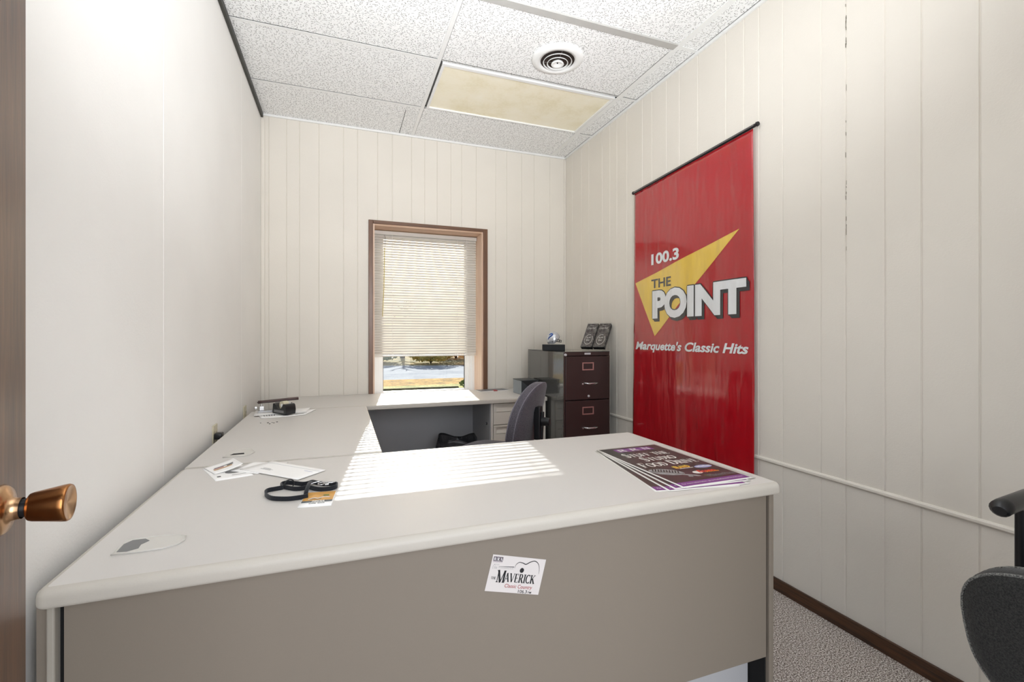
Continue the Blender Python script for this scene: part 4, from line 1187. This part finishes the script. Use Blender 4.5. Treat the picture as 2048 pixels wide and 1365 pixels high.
def poster(cx, cy, rz, z, label, full=True, bend=0.0):
    b = MB()
    Mx = T(cx, cy, z, rz)
    def S(x, y, l=0.0):
        e = bend * max(0, (x / PW - 0.5)) ** 2 * 0.02
        return Mx @ Vector((x - PW / 2, y - PH / 2, 0.0007 + l * 0.4 + e))
    b.slab(lambda u, v_: S(u * PW, v_ * PH), 10, 8, 0.0006, M_pwhite)
    P = lambda l: (lambda x, y: S(x, y, l))
    m_ = 0.008
    b.poly2d(slice2d(rect2d(m_, m_, PW - m_, PH - m_), 0.03), P(0.0002), M_posterbg)
    b.poly2d(slice2d(rect2d(m_, m_, PW - m_, m_ + 0.034), 0.03), P(0.0004), M_purple)
    b.poly2d(text2d('For more information, go to RadioResultsNetwork.com', 0.020, m_ + 0.012, PW - 0.020, m_ + 0.0235, bold=0.0), P(0.0006), M_pwhite)
    if full:
        for q in range(3):
            b.poly2d(rect2d(0.060 + q * 0.056, PH - 0.070, 0.115 + q * 0.056, PH - 0.026), P(0.0004), M_purple)
            b.poly2d(romantext('RRN'[q], 0.070 + q * 0.056, PH - 0.064, 0.106 + q * 0.056, 0.032), P(0.0006), M_pwhite)
        b.poly2d(romantext('Stuff the', 0.045, PH - 0.148, PW - 0.040, 0.052), P(0.0006), M_pwhite)
        b.poly2d(romantext('Studio', 0.078, PH - 0.212, PW - 0.060, 0.052), P(0.0006), M_pwhite)
        b.poly2d(romantext('Food Drive', 0.024, PH - 0.278, PW - 0.018, 0.054), P(0.0006), M_pwhite)
        # old studio microphone
        ax, ay, ta = 0.060, 0.148, math.radians(-35)
        def Q(x, y): return (ax + x * math.cos(ta) - y * math.sin(ta), ay + x * math.sin(ta) + y * math.cos(ta))
        b.poly2d(xform2d(ell2d(0, 0, 0.058, 0.033), Q), P(0.0004), M_mic)
        for q in range(10): b.poly2d(xform2d(rect2d(-0.045 + q * 0.009, -0.002, -0.041 + q * 0.009, 0.024), Q), P(0.0006), M_micd)
        b.poly2d(xform2d(rect2d(-0.052, -0.006, 0.054, -0.003), Q), P(0.0006), M_micd)
        b.poly2d(xform2d(rect2d(0.050, -0.020, 0.105, -0.008), Q), P(0.0004), M_mic)
        b.poly2d(xform2d(rect2d(0.066, -0.034, 0.080, -0.008), Q), P(0.0005), M_mic)
        b.poly2d(text2d('ISLAND', 0.118, 0.168, 0.182, 0.194, bold=0.04), P(0.0006), M_yl)
        b.poly2d(text2d('ISLAND', 0.120, 0.166, 0.180, 0.186, bold=0.01), P(0.0007), M_or)
        b.poly2d(rect2d(0.128, 0.160, 0.184, 0.164), P(0.0006), M_pwhite)
        b.poly2d(ell2d(0.226, 0.160, 0.036, 0.016), P(0.0004), M_bl)
        for q in range(9): b.poly2d(rect2d(0.196 + q * 0.0070, 0.156, 0.2005 + q * 0.0070, 0.164 + 0.002 * (q % 3)), P(0.0006), M_pwhite)
        b.poly2d(ell2d(0.156, 0.110, 0.018, 0.014), P(0.0005), M_pwhite)
        b.poly2d(text2d('Econo', 0.160, 0.102, 0.232, 0.128, bold=0.05, shear=0.2), P(0.0007), M_rd)
        b.poly2d(text2d('Foods', 0.186, 0.098, 0.240, 0.110, bold=0.03, shear=0.2), P(0.0008), M_or)
        b.poly2d(text2d('MarketPlace', 0.165, 0.058, 0.268, 0.080, bold=0.0), P(0.0006), M_greyink)
        b.poly2d(stroke2d([(0.154, 0.080), (0.162, 0.060)], 0.004), P(0.0006), M_gn)
    return tag(b.build('poster', fix=False), label, 'poster', 'food drive posters stacked on the desk')
PTL = Vector((0.945, 1.612))
for ang, dx, dy, dz, lb, full in ((-0.160, -0.004, 0.006, 0.0001, 'bottom poster of the stack, its lower left corner sticking out furthest', False),
                            (-0.095, 0.002, -0.004, 0.0013, 'second poster from the bottom of the stack on the desk', False),
                            (-0.045, 0.004, 0.004, 0.0025, 'third poster from the bottom of the stack on the desk', False),
                            (0.030, 0.004, -0.002, 0.0037, 'fourth poster up, just under the topmost of the stack', False),
                            (0.016, 0.0, 0.0, 0.0049, 'topmost dark food drive poster at the right end of the desk', True)):
    cx_ = PTL.x + dx + PW / 2 * math.cos(ang) + PH / 2 * math.sin(ang)
    cy_ = PTL.y + dy + PW / 2 * math.sin(ang) - PH / 2 * math.cos(ang)
    poster(cx_, cy_, ang, ZT + dz, lb, full)

# --- cards and envelope
def flat_sheet(name, corners, z, th, m, label, cat, prints=None, group=None, curl=None):
    b = MB()
    c = [Vector((x, y, 0)) for x, y in corners]
    def S(u, v_):
        p_ = (c[0] * (1 - u) + c[1] * u) * (1 - v_) + (c[3] * (1 - u) + c[2] * u) * v_
        return Vector((p_.x, p_.y, z + th + (curl(u, v_) if curl else 0)))
    b.slab(S, 12, 8, th, m)
    if prints:
        for data, mm, l in prints:
            b.poly2d(slice2d(data, 0.08), lambda x, y: S(x, y) + Vector((0, 0, l)), mm)
    return tag(b.build(name, fix=False), label, cat, group)
flat_sheet('postcard', [(-0.372, 1.690), (-0.272, 1.722), (-0.345, 1.898), (-0.452, 1.868)], ZT, 0.0012, M_paper, 'white postcard with a grey picture, under the folded leaflet', 'card',
   [(ell2d(0.62, 0.42, 0.22, 0.10), M_greyink, 0.0004), (rect2d(0.12, 0.20, 0.22, 0.26), M_ink, 0.0004), (rect2d(0.5, 0.2, 0.9, 0.22), M_greyink, 0.0004)])
lw = [(-0.392, 1.768), (-0.318, 1.812), (-0.372, 1.940), (-0.446, 1.862)]
flat_sheet('leaflet', lw, ZT + 0.0030, 0.0006, M_paper, 'curled white leaflet with tan print lying on the postcard', 'leaflet',
   [(rect2d(0.12, 0.35, 0.75, 0.44), M_beigeink, 0.0004), (rect2d(0.2, 0.55, 0.85, 0.62), M_greyink, 0.0004), (rect2d(0.6, 0.46, 0.82, 0.53), M_ink, 0.0004), (rect2d(0.15, 0.48, 0.5, 0.53), M_darkred, 0.0004)],
   curl=lambda u, v_: 0.016 * (u ** 2) * (1 - v_ * 0.5))
flat_sheet('sheet_of_paper', [(-0.352, 1.795), (-0.262, 1.728), (-0.180, 1.850), (-0.300, 1.896)], ZT + 0.0016, 0.0008, M_paper, 'plain white slip between the postcard and the envelope', 'paper')
M_env = mat('envelope_paper', '#fbfaf8', 0.55, var=0.01); M_envw = mat('envelope_window_film', '#dfe3e6', 0.15)
flat_sheet('envelope', [(-0.131, 1.607), (-0.050, 1.692), (-0.236, 1.882), (-0.325, 1.800)], ZT + 0.0028, 0.0012, M_env, 'white window envelope lying flat on the desk above the lanyard', 'envelope',
   [(rect2d(0.28, 0.62, 0.30, 0.80), M_greyink, 0.0004), (rect2d(0.33, 0.60, 0.345, 0.78), M_greyink, 0.0004), (rect2d(0.38, 0.66, 0.395, 0.80), M_greyink, 0.0004), (rect2d(0.80, 0.02, 0.82, 0.98), M_envw, 0.0003), (rect2d(0.66, 0.08, 0.68, 0.22), M_bl, 0.0004)])

# --- lanyard with badge
ln = thing('lanyard', 'black lanyard with an orange media badge lying on the front desk', 'lanyard', (-0.10, 1.48, ZT))
LP = [(-0.089, 1.425), (-0.112, 1.417), (-0.14, 1.414), (-0.174, 1.430), (-0.193, 1.455), (-0.206, 1.49), (-0.202, 1.512), (-0.184, 1.519), (-0.165, 1.530), (-0.172, 1.548), (-0.170, 1.566), (-0.156, 1.570), (-0.134, 1.558), (-0.112, 1.545), (-0.097, 1.547), (-0.085, 1.552), (-0.070, 1.535), (-0.048, 1.521), (-0.022, 1.515), (-0.013, 1.500), (-0.016, 1.480), (-0.030, 1.470), (-0.053, 1.472), (-0.074, 1.484), (-0.092, 1.502), (-0.107, 1.498), (-0.129, 1.504), (-0.150, 1.522), (-0.164, 1.534)]
M_web = fabric('black_webbing', '#0d0f14', '#22252c', 900, 0.3)
b = MB()
sp = spl([(x, y, 0.0) for x, y in LP], 5)
def ribbon(path, hgt, th, base=lambda t: 0.0):
    n = len(path); vs = []; fs = []
    for i, p_ in enumerate(path):
        a = path[max(0, i - 1)]; c = path[min(n - 1, i + 1)]
        d = Vector((c[0] - a[0], c[1] - a[1])); d = d.normalized() if d.length > 0 else Vector((1, 0))
        nx, ny = -d.y * th / 2, d.x * th / 2
        z0 = ZT + 0.0004 + base(i / n)
        vs += [(p_[0] - nx, p_[1] - ny, z0), (p_[0] + nx, p_[1] + ny, z0), (p_[0] + nx * 1.2 + ny * 0.6, p_[1] + ny * 1.2, z0 + hgt), (p_[0] - nx, p_[1] - ny, z0 + hgt)]
    for i in range(n - 1):
        for q in range(4): fs.append([i * 4 + q, i * 4 + (q + 1) % 4, (i + 1) * 4 + (q + 1) % 4, (i + 1) * 4 + q])
    fs += [[0, 1, 2, 3], [4 * (n - 1) + q for q in range(4)]]
    return vs, fs
vs, fs = ribbon(sp, 0.0125, 0.0028, lambda t: 0.0015 * math.sin(t * 20) ** 2)
b.faces(vs, fs, M_web, None, False); sub(b, 'strap', ln)
b = MB()
b.slab(lambda u, v_: (-0.101 + 0.011 * u + 0.012 * v_ , 1.428 + 0.125 * v_, ZT + 0.012 + 0.012 * math.sin(PI * min(1, v_ * 1.1)) ** 0.7), 2, 14, 0.0012, M_web)
sub(b, 'strap_loop', ln)
b = MB(); b.tube([(-0.147 + 0.0125 * math.cos(a * PI / 12), 1.530 + 0.004 * math.cos(a * PI / 12), ZT + 0.0155 + 0.0125 * math.sin(a * PI / 12)) for a in range(24)], 0.0018, M_black, 8, closed=True); sub(b, 'split_ring', ln)
b = MB()
b.tube([(-0.088, 1.515, ZT + 0.014), (-0.070, 1.520, ZT + 0.016), (-0.058, 1.524, ZT + 0.016), (-0.050, 1.512, ZT + 0.015), (-0.030, 1.505, ZT + 0.014), (-0.018, 1.512, ZT + 0.013)], 0.0016, M_chrome, 8)
b.tube([(-0.058 + 0.009 * math.cos(a), 1.505 + 0.011 * math.sin(a), ZT + 0.014) for a in [q * PI / 8 for q in range(16)]], 0.0015, M_chrome, 8, closed=True)
b.box(-0.048, -0.036, 1.494, 1.506, ZT + 0.010, ZT + 0.014, M_chrome, 0.001)
sub(b, 'clasp', ln, 'silver metal clasp')
b = MB()
bc_ = [Vector((-0.111, 1.352, 0)), Vector((-0.027, 1.341, 0)), Vector((-0.013, 1.462, 0)), Vector((-0.097, 1.473, 0))]
def BG(u, v_, l=0.0):
    p_ = (bc_[0] * (1 - u) + bc_[1] * u) * (1 - v_) + (bc_[3] * (1 - u) + bc_[2] * u) * v_
    return Vector((p_.x, p_.y, ZT + 0.0016 + l))
M_badge = mat('orange_badge_print', '#dfa85a', 0.35, var=0.12, vscale=30)
b.slab(lambda u, v_: BG(u, v_), 4, 4, 0.0014, M_paper)
b.poly2d(rect2d(0.03, 0.38, 0.97, 0.97), lambda x, y: BG(x, y, 0.0003), M_badge)
b.poly2d(rect2d(0.03, 0.26, 0.97, 0.38), lambda x, y: BG(x, y, 0.0003), mat('slate_badge_stripe', '#5d666b', 0.35))
b.poly2d(text2d('MEDIA', 0.34, 0.26, 0.74, 0.39, bold=0.05, shear=0.2), lambda x, y: BG(x, y, 0.0006), M_pwhite)
for x0_, x1_ in ((0.28, 0.35), (0.36, 0.41), (0.42, 0.50), (0.55, 0.62), (0.63, 0.68), (0.69, 0.76)): b.poly2d(rect2d(x0_, 0.175, x1_, 0.205), lambda x, y: BG(x, y, 0.0006), M_ink)
b.poly2d(stroke2d(spl([(0.2, 0.46), (0.35, 0.56), (0.5, 0.52), (0.65, 0.60), (0.85, 0.56)], 5), 0.05), lambda x, y: BG(x, y, 0.0006), M_pwhite)
b.poly2d(stroke2d(spl([(0.22, 0.43), (0.34, 0.50), (0.5, 0.44), (0.6, 0.52)], 5), 0.02), lambda x, y: BG(x, y, 0.0008), M_ink)
b.poly2d(rect2d(0.62, 0.66, 0.80, 0.74), lambda x, y: BG(x, y, 0.0008), M_gn)
sub(b, 'badge', ln, 'orange and white badge card reading MEDIA', fix=False)

# --- papers, tape dispenser, hole punch on the return
flat_sheet('sheet_of_paper', [(-0.419, 2.886), (-0.200, 2.930), (-0.150, 3.115), (-0.470, 3.085)], ZT, 0.0022, M_paper, 'folded printed paper under the tape dispenser on the return', 'paper',
   [(rect2d(0.66, 0.20, 0.92, 0.26), M_ink, 0.0004), (rect2d(0.70, 0.30, 0.96, 0.33), M_greyink, 0.0004)] + [(rect2d(0.08 + q * 0.05, 0.25, 0.10 + q * 0.05, 0.75), M_greyink, 0.0004) for q in range(5)],
   curl=lambda u, v_: 0.004 * abs(u - 0.4))
flat_sheet('sheet_of_paper', [(-0.465, 2.955), (-0.20, 3.01), (-0.185, 3.165), (-0.488, 3.150)], ZT + 0.0068, 0.0008, M_paper, 'white sheet under the hole punch on the return', 'paper')
td = thing('tape_dispenser', 'black desktop tape dispenser standing on papers on the return', 'tape dispenser', (-0.318, 2.990, ZT + 0.0085), math.radians(128))
b = MB()
# side profile in (x along length, z up): high rounded tail, dip, cutter head
prf = spl([(-0.068, 0.004), (-0.072, 0.030), (-0.064, 0.055), (-0.044, 0.058), (-0.030, 0.040), (-0.010, 0.028), (0.012, 0.032), (0.030, 0.050), (0.046, 0.058)], 5) + [(0.056, 0.055), (0.062, 0.010), (0.060, 0.0), (-0.066, 0.0)]
Mside = Matrix.Translation((0, 0.030, 0)) @ Matrix.Rotation(PI / 2, 4, 'X')
b.prism(prf, 0, 0.060, M_black, Mside)
b.faces([(-0.05, 0.0306, 0.008), (0.045, 0.0306, 0.008), (0.045, 0.0306, 0.022), (-0.05, 0.0306, 0.022)], [[0, 1, 2, 3]], M_greyink)
b.faces([(-0.05, -0.0306, 0.006), (0.030, -0.0306, 0.006), (0.040, -0.0306, 0.020), (-0.05, -0.0306, 0.020)], [[0, 1, 2, 3]], M_paper)
b.build('dispenser_body', td)
b = MB(); b.cyl((-0.008, -0.016, 0.048), (-0.008, 0.016, 0.048), 0.024, 0.024, M_ivory, 28); b.cyl((-0.008, -0.0165, 0.048), (-0.008, 0.0165, 0.048), 0.010, 0.010, M_paper, 20); b.build('tape_roll', td)
b = MB(); b.box(0.050, 0.060, -0.014, 0.014, 0.054, 0.060, M_steel); b.build('cutter_blade', td)
b = MB()
PX = lambda x, y: (0.0575 + 0.0045 * (1 - y / 0.05), x, y)
b.poly2d(text2d('Scotch', -0.004, 0.026, 0.024, 0.034, bold=0.03), lambda x, y: (0.0635, x, y), M_pwhite)
b.build('lettering', td)
hp = thing('hole_punch', 'metal three-hole punch with a long dark lever behind the tape dispenser', 'hole punch', (-0.365, 3.100, ZT + 0.0085), math.radians(8))
hp.scale = (0.80, 0.9, 0.85)
M_lever = mat('maroon_lever', '#3c2320', 0.3, var=0.1)
b = MB()
b.box(-0.125, 0.125, -0.035, 0.030, 0, 0.010, M_steel, 0.002)
for x in (-0.10, 0.0, 0.10):
    b.box(x - 0.016, x + 0.016, -0.020, 0.024, 0.010, 0.040, M_chrome, 0.003); b.cyl((x, -0.005, 0.04), (x, -0.005, 0.056), 0.007, 0.007, M_chrome, 12)
b.build('punch_body', hp)
b = MB()
b.tube([(-0.13, -0.005, 0.066), (-0.05, -0.008, 0.072), (0.05, -0.010, 0.076), (0.14, -0.012, 0.080)], 0.004, M_lever, 8)
b.slab(lambda u, v_: (-0.125 + 0.27 * u, -0.040 + 0.055 * v_, 0.070 + 0.012 * u + 0.010 * math.sin(PI * v_)), 10, 8, 0.009, M_lever)
b.build('lever', hp)
b = MB(); b.cyl((-0.145, 0.0, 0.030), (-0.132, 0.0, 0.030), 0.013, 0.013, M_chrome, 18); b.cyl((-0.147, 0.0, 0.030), (-0.144, 0.0, 0.030), 0.008, 0.008, M_black, 14); b.build('pivot_cap', hp)

# --- outlets on the left wall
def outlet(y, z, label, plug):
    t = thing('wall_outlet', label, 'outlet', (XL, y, z), 0, None)
    b = MB(); b.box(0, 0.006, -0.037, 0.037, -0.060, 0.060, M_ivory, 0.002); b.build('cover_plate', t)
    for dz in (-0.021, 0.021):
        b = MB(); b.box(0.006, 0.009, -0.016, 0.016, dz - 0.014, dz + 0.014, M_ivory, 0.002)
        for dy in (-0.006, 0.006): b.box(0.009, 0.0093, dy - 0.0012, dy + 0.0012, dz - 0.003, dz + 0.006, M_dark)
        b.build('socket', t)
outlet(2.50, 0.725, 'ivory wall outlet with a black plug in it, above the return', True)
outlet(3.21, 0.712, 'ivory wall outlet nearer the window corner, nothing plugged in', False)
b = MB()
b.box(XL + 0.0095, XL + 0.041, 2.455, 2.495, 0.722, 0.752, M_black, 0.006, 3)
b.tube([(XL + 0.030, 2.475, 0.728), (XL + 0.036, 2.475, 0.70), (XL + 0.030, 2.48, 0.55), (XL + 0.025, 2.48, 0.10)], 0.004, M_black, 8)
tag(b.build('power_plug'), 'black plug with a cord pushed into the nearer outlet', 'plug')

# ================================================================= OUTSIDE
def ground_mat(name, c1, c2, c3, sc_=3.0, fine=40):
    s = NT(name); v = s.coord()
    f_ = s.noise(v, sc_, 4, 0.6); g = s.noise(v, fine, 3, 0.7)
    h = s.math('ADD', s.math('MULTIPLY', f_, 0.5), s.math('MULTIPLY', g, 0.5))
    s.l(s.ramp(h, [(0.38, lin(c1)), (0.5, lin(c2)), (0.62, lin(c3))]), s.b.inputs['Base Color'])
    s.b.inputs['Roughness'].default_value = 1.0; s.b.inputs['Specular IOR Level'].default_value = 0.1
    s.bump(h, 0.4, 0.03)
    return s.m
M_grass = ground_mat('autumn_lawn', '#6c7043', '#9c9a5c', '#c9bb7e', 1.5, 14)
M_leaf = ground_mat('leaf_litter', '#6b5a3a', '#ab8648', '#cfa760', 2.5, 12)
M_road = ground_mat('pale_asphalt', '#8c9096', '#a0a2a6', '#b2b2b4', 1.0, 30)
M_far = ground_mat('dry_verge', '#5f6250', '#8d8460', '#b79a62', 1.2, 6)
b = MB(); b.box(-20, 26, 4.16, 14.2, -0.55, -0.30, M_grass)
tag(b.build('lawn'), 'sunlit green-yellow lawn just outside the window', 'lawn'); bpy.data.objects['lawn']['kind'] = 'structure'
b = MB()
b.faces([(-20, 14.2, -0.30), (26, 14.2, -0.30), (26, 15.6, -0.31), (-20, 17.2, -0.31), (-20, 14.2, -0.5), (26, 14.2, -0.5), (26, 15.6, -0.5), (-20, 17.2, -0.5)], [[0, 1, 2, 3], [7, 6, 5, 4], [0, 4, 5, 1], [1, 5, 6, 2], [2, 6, 7, 3], [3, 7, 4, 0]], M_leaf)
struct(b.build('leafy_verge'), 'strip of orange fallen leaves along the road')
b = MB()
b.faces([(-20, 17.2, -0.32), (26, 15.6, -0.32), (26, 19.0, -0.32), (-20, 28.5, -0.25), (-20, 17.2, -0.6), (26, 15.6, -0.6), (26, 19.0, -0.6), (-20, 28.5, -0.6)], [[0, 1, 2, 3], [7, 6, 5, 4], [0, 4, 5, 1], [1, 5, 6, 2], [2, 6, 7, 3], [3, 7, 4, 0]], M_road)
struct(b.build('road'), 'pale road with long tree shadows')
b = MB()
b.faces([(-20, 28.5, -0.25), (26, 19.0, -0.32), (60, 60, 1.5), (-50, 60, 1.5), (-20, 28.5, -0.8), (26, 19.0, -0.8), (60, 60, -1), (-50, 60, -1)], [[0, 1, 2, 3], [7, 6, 5, 4], [0, 4, 5, 1], [1, 5, 6, 2], [2, 6, 7, 3], [3, 7, 4, 0]], M_far)
struct(b.build('far_bank'), 'dry grassy bank beyond the road')
b = MB(); b.box(-6, 3.05, 12.6, 12.75, -0.31, -0.20, ground_mat('weathered_timber', '#4f4a38', '#6d654b', '#8a8062', 2, 20), 0.01)
tag(b.build('landscape_timber'), 'low weathered timber edging across the lawn', 'edging')
def leaf_cloud(name, loc, r, h, cols, n, label, cat='shrub', group=None):
    t = thing(name, label, cat, loc, 0, group)
    m = [ground_mat(name + '_leaf', cols[0], cols[1], cols[2], 4.0, 20)]
    b = MB()
    for q in range(n):
        a = random.random() * 2 * PI; e = random.random()
        rr = r * math.sqrt(random.random()) * (0.6 + 0.5 * math.sin(e * PI))
        p_ = Vector((rr * math.cos(a), rr * math.sin(a), h * (0.06 + 0.94 * e) * (1 - 0.35 * (rr / r) ** 2)))
        s_ = 0.035 + 0.045 * random.random(); s_ *= max(0.7, r)
        d1 = Vector((random.gauss(0, 1), random.gauss(0, 1), random.gauss(0, 1))).normalized(); d2 = d1.orthogonal().normalized()
        b.faces([p_ - d1 * s_, p_ + d2 * s_ * .6, p_ + d1 * s_, p_ - d2 * s_ * .6], [[0, 1, 2, 3]], m[0])
    b.build('foliage', t, fix=False)
    b = MB()
    for q in range(7):
        a = q * 0.9; b.tube([(0, 0, -0.05), (0.3 * r * math.cos(a), 0.3 * r * math.sin(a), h * 0.45), (0.65 * r * math.cos(a), 0.65 * r * math.sin(a), h * 0.85)], lambda u: 0.02 * (1.1 - u), M_bark, 6)
    b.build('stems', t)
M_bark = ground_mat('bark', '#2d2723', '#4a4038', '#62564a', 2, 18)
leaf_cloud('small_shrub', (3.75, 12.9, -0.31), 0.55, 0.42, ('#3e4a2c', '#7f8a4e', '#c2c086'), 1500, 'rounded green shrub at the end of the timber edging')
sh = [(4.4, 24.4, 1.25, 1.6, 0), (6.9, 23.4, 1.15, 1.3, 2), (9.4, 23.0, 1.15, 1.1, 1), (1.8, 25.8, 1.25, 1.5, 1), (-0.9, 27.3, 1.3, 1.5, 3), (6.4, 27.2, 1.3, 1.9, 2)]
pal = [('#7d7c4f', '#c2ad62', '#f2dc8c'), ('#5f6f5c', '#97a688', '#cfcfa5'), ('#b0743f', '#e3a957', '#ffdf8c'), ('#64707c', '#93a0ab', '#c4cccb')]
shl = ['olive and yellow shrub in the middle beyond the road', 'orange and gold autumn shrub beyond the road', 'low green shrub furthest right beyond the road', 'grey-green shrub left of the olive one beyond the road', 'bluish grey shrub furthest left beyond the road', 'tall golden shrub behind the others beyond the road']
for (x, y, r, h, c_), lb in zip(sh, shl): leaf_cloud('roadside_shrub', (x, y, -0.3 + (y - 19) * 0.02), r, h, pal[c_], 2600, lb, 'shrub')
def bare_tree(x, y, hgt, seed, label):
    rnd = random.Random(seed)
    t = thing('bare_tree', label, 'tree', (x, y, -0.3), 0, 'bare trees beyond the road')
    b = MB(); b.tube([(0, 0, -0.2), (0.1, 0.05, hgt * 0.4), (0.15, 0, hgt)], lambda u: 0.16 * (1.08 - u), M_bark, 8); b.build('trunk', t)
    b = MB()
    for q in range(16):
        z_ = hgt * (0.25 + 0.7 * rnd.random()); a = rnd.random() * 2 * PI; L = (hgt - z_) * 0.35 + 0.7
        p1 = Vector((0.1, 0, z_)); p2 = p1 + Vector((math.cos(a) * L * .5, math.sin(a) * L * .5, L * .35)); p3 = p1 + Vector((math.cos(a + .3) * L, math.sin(a + .3) * L, L * .8))
        b.tube([p1, p2, p3], lambda u: 0.055 * (1.1 - u), M_bark, 6)
        for w_ in range(4):
            a2 = a + rnd.uniform(-1, 1); b.tube([p2, p2 + Vector((math.cos(a2) * L * .4, math.sin(a2) * L * .4, L * .35))], lambda u: 0.022 * (1.1 - u), M_bark, 5)
    b.build('branches', t)
for i, (x, y, hh, lb) in enumerate(((-0.5, 30.5, 3.9, 'bare tree furthest left beyond the road'), (3.4, 28.5, 3.4, 'bare tree second from left beyond the road'), (9.4, 29.8, 3.5, 'bare tree behind the golden shrub'), (12.0, 26.5, 3.8, 'bare tree furthest right beyond the road'))):
    bare_tree(x, y, hh, i + 3, lb)
bpy.context.view_layer.update()
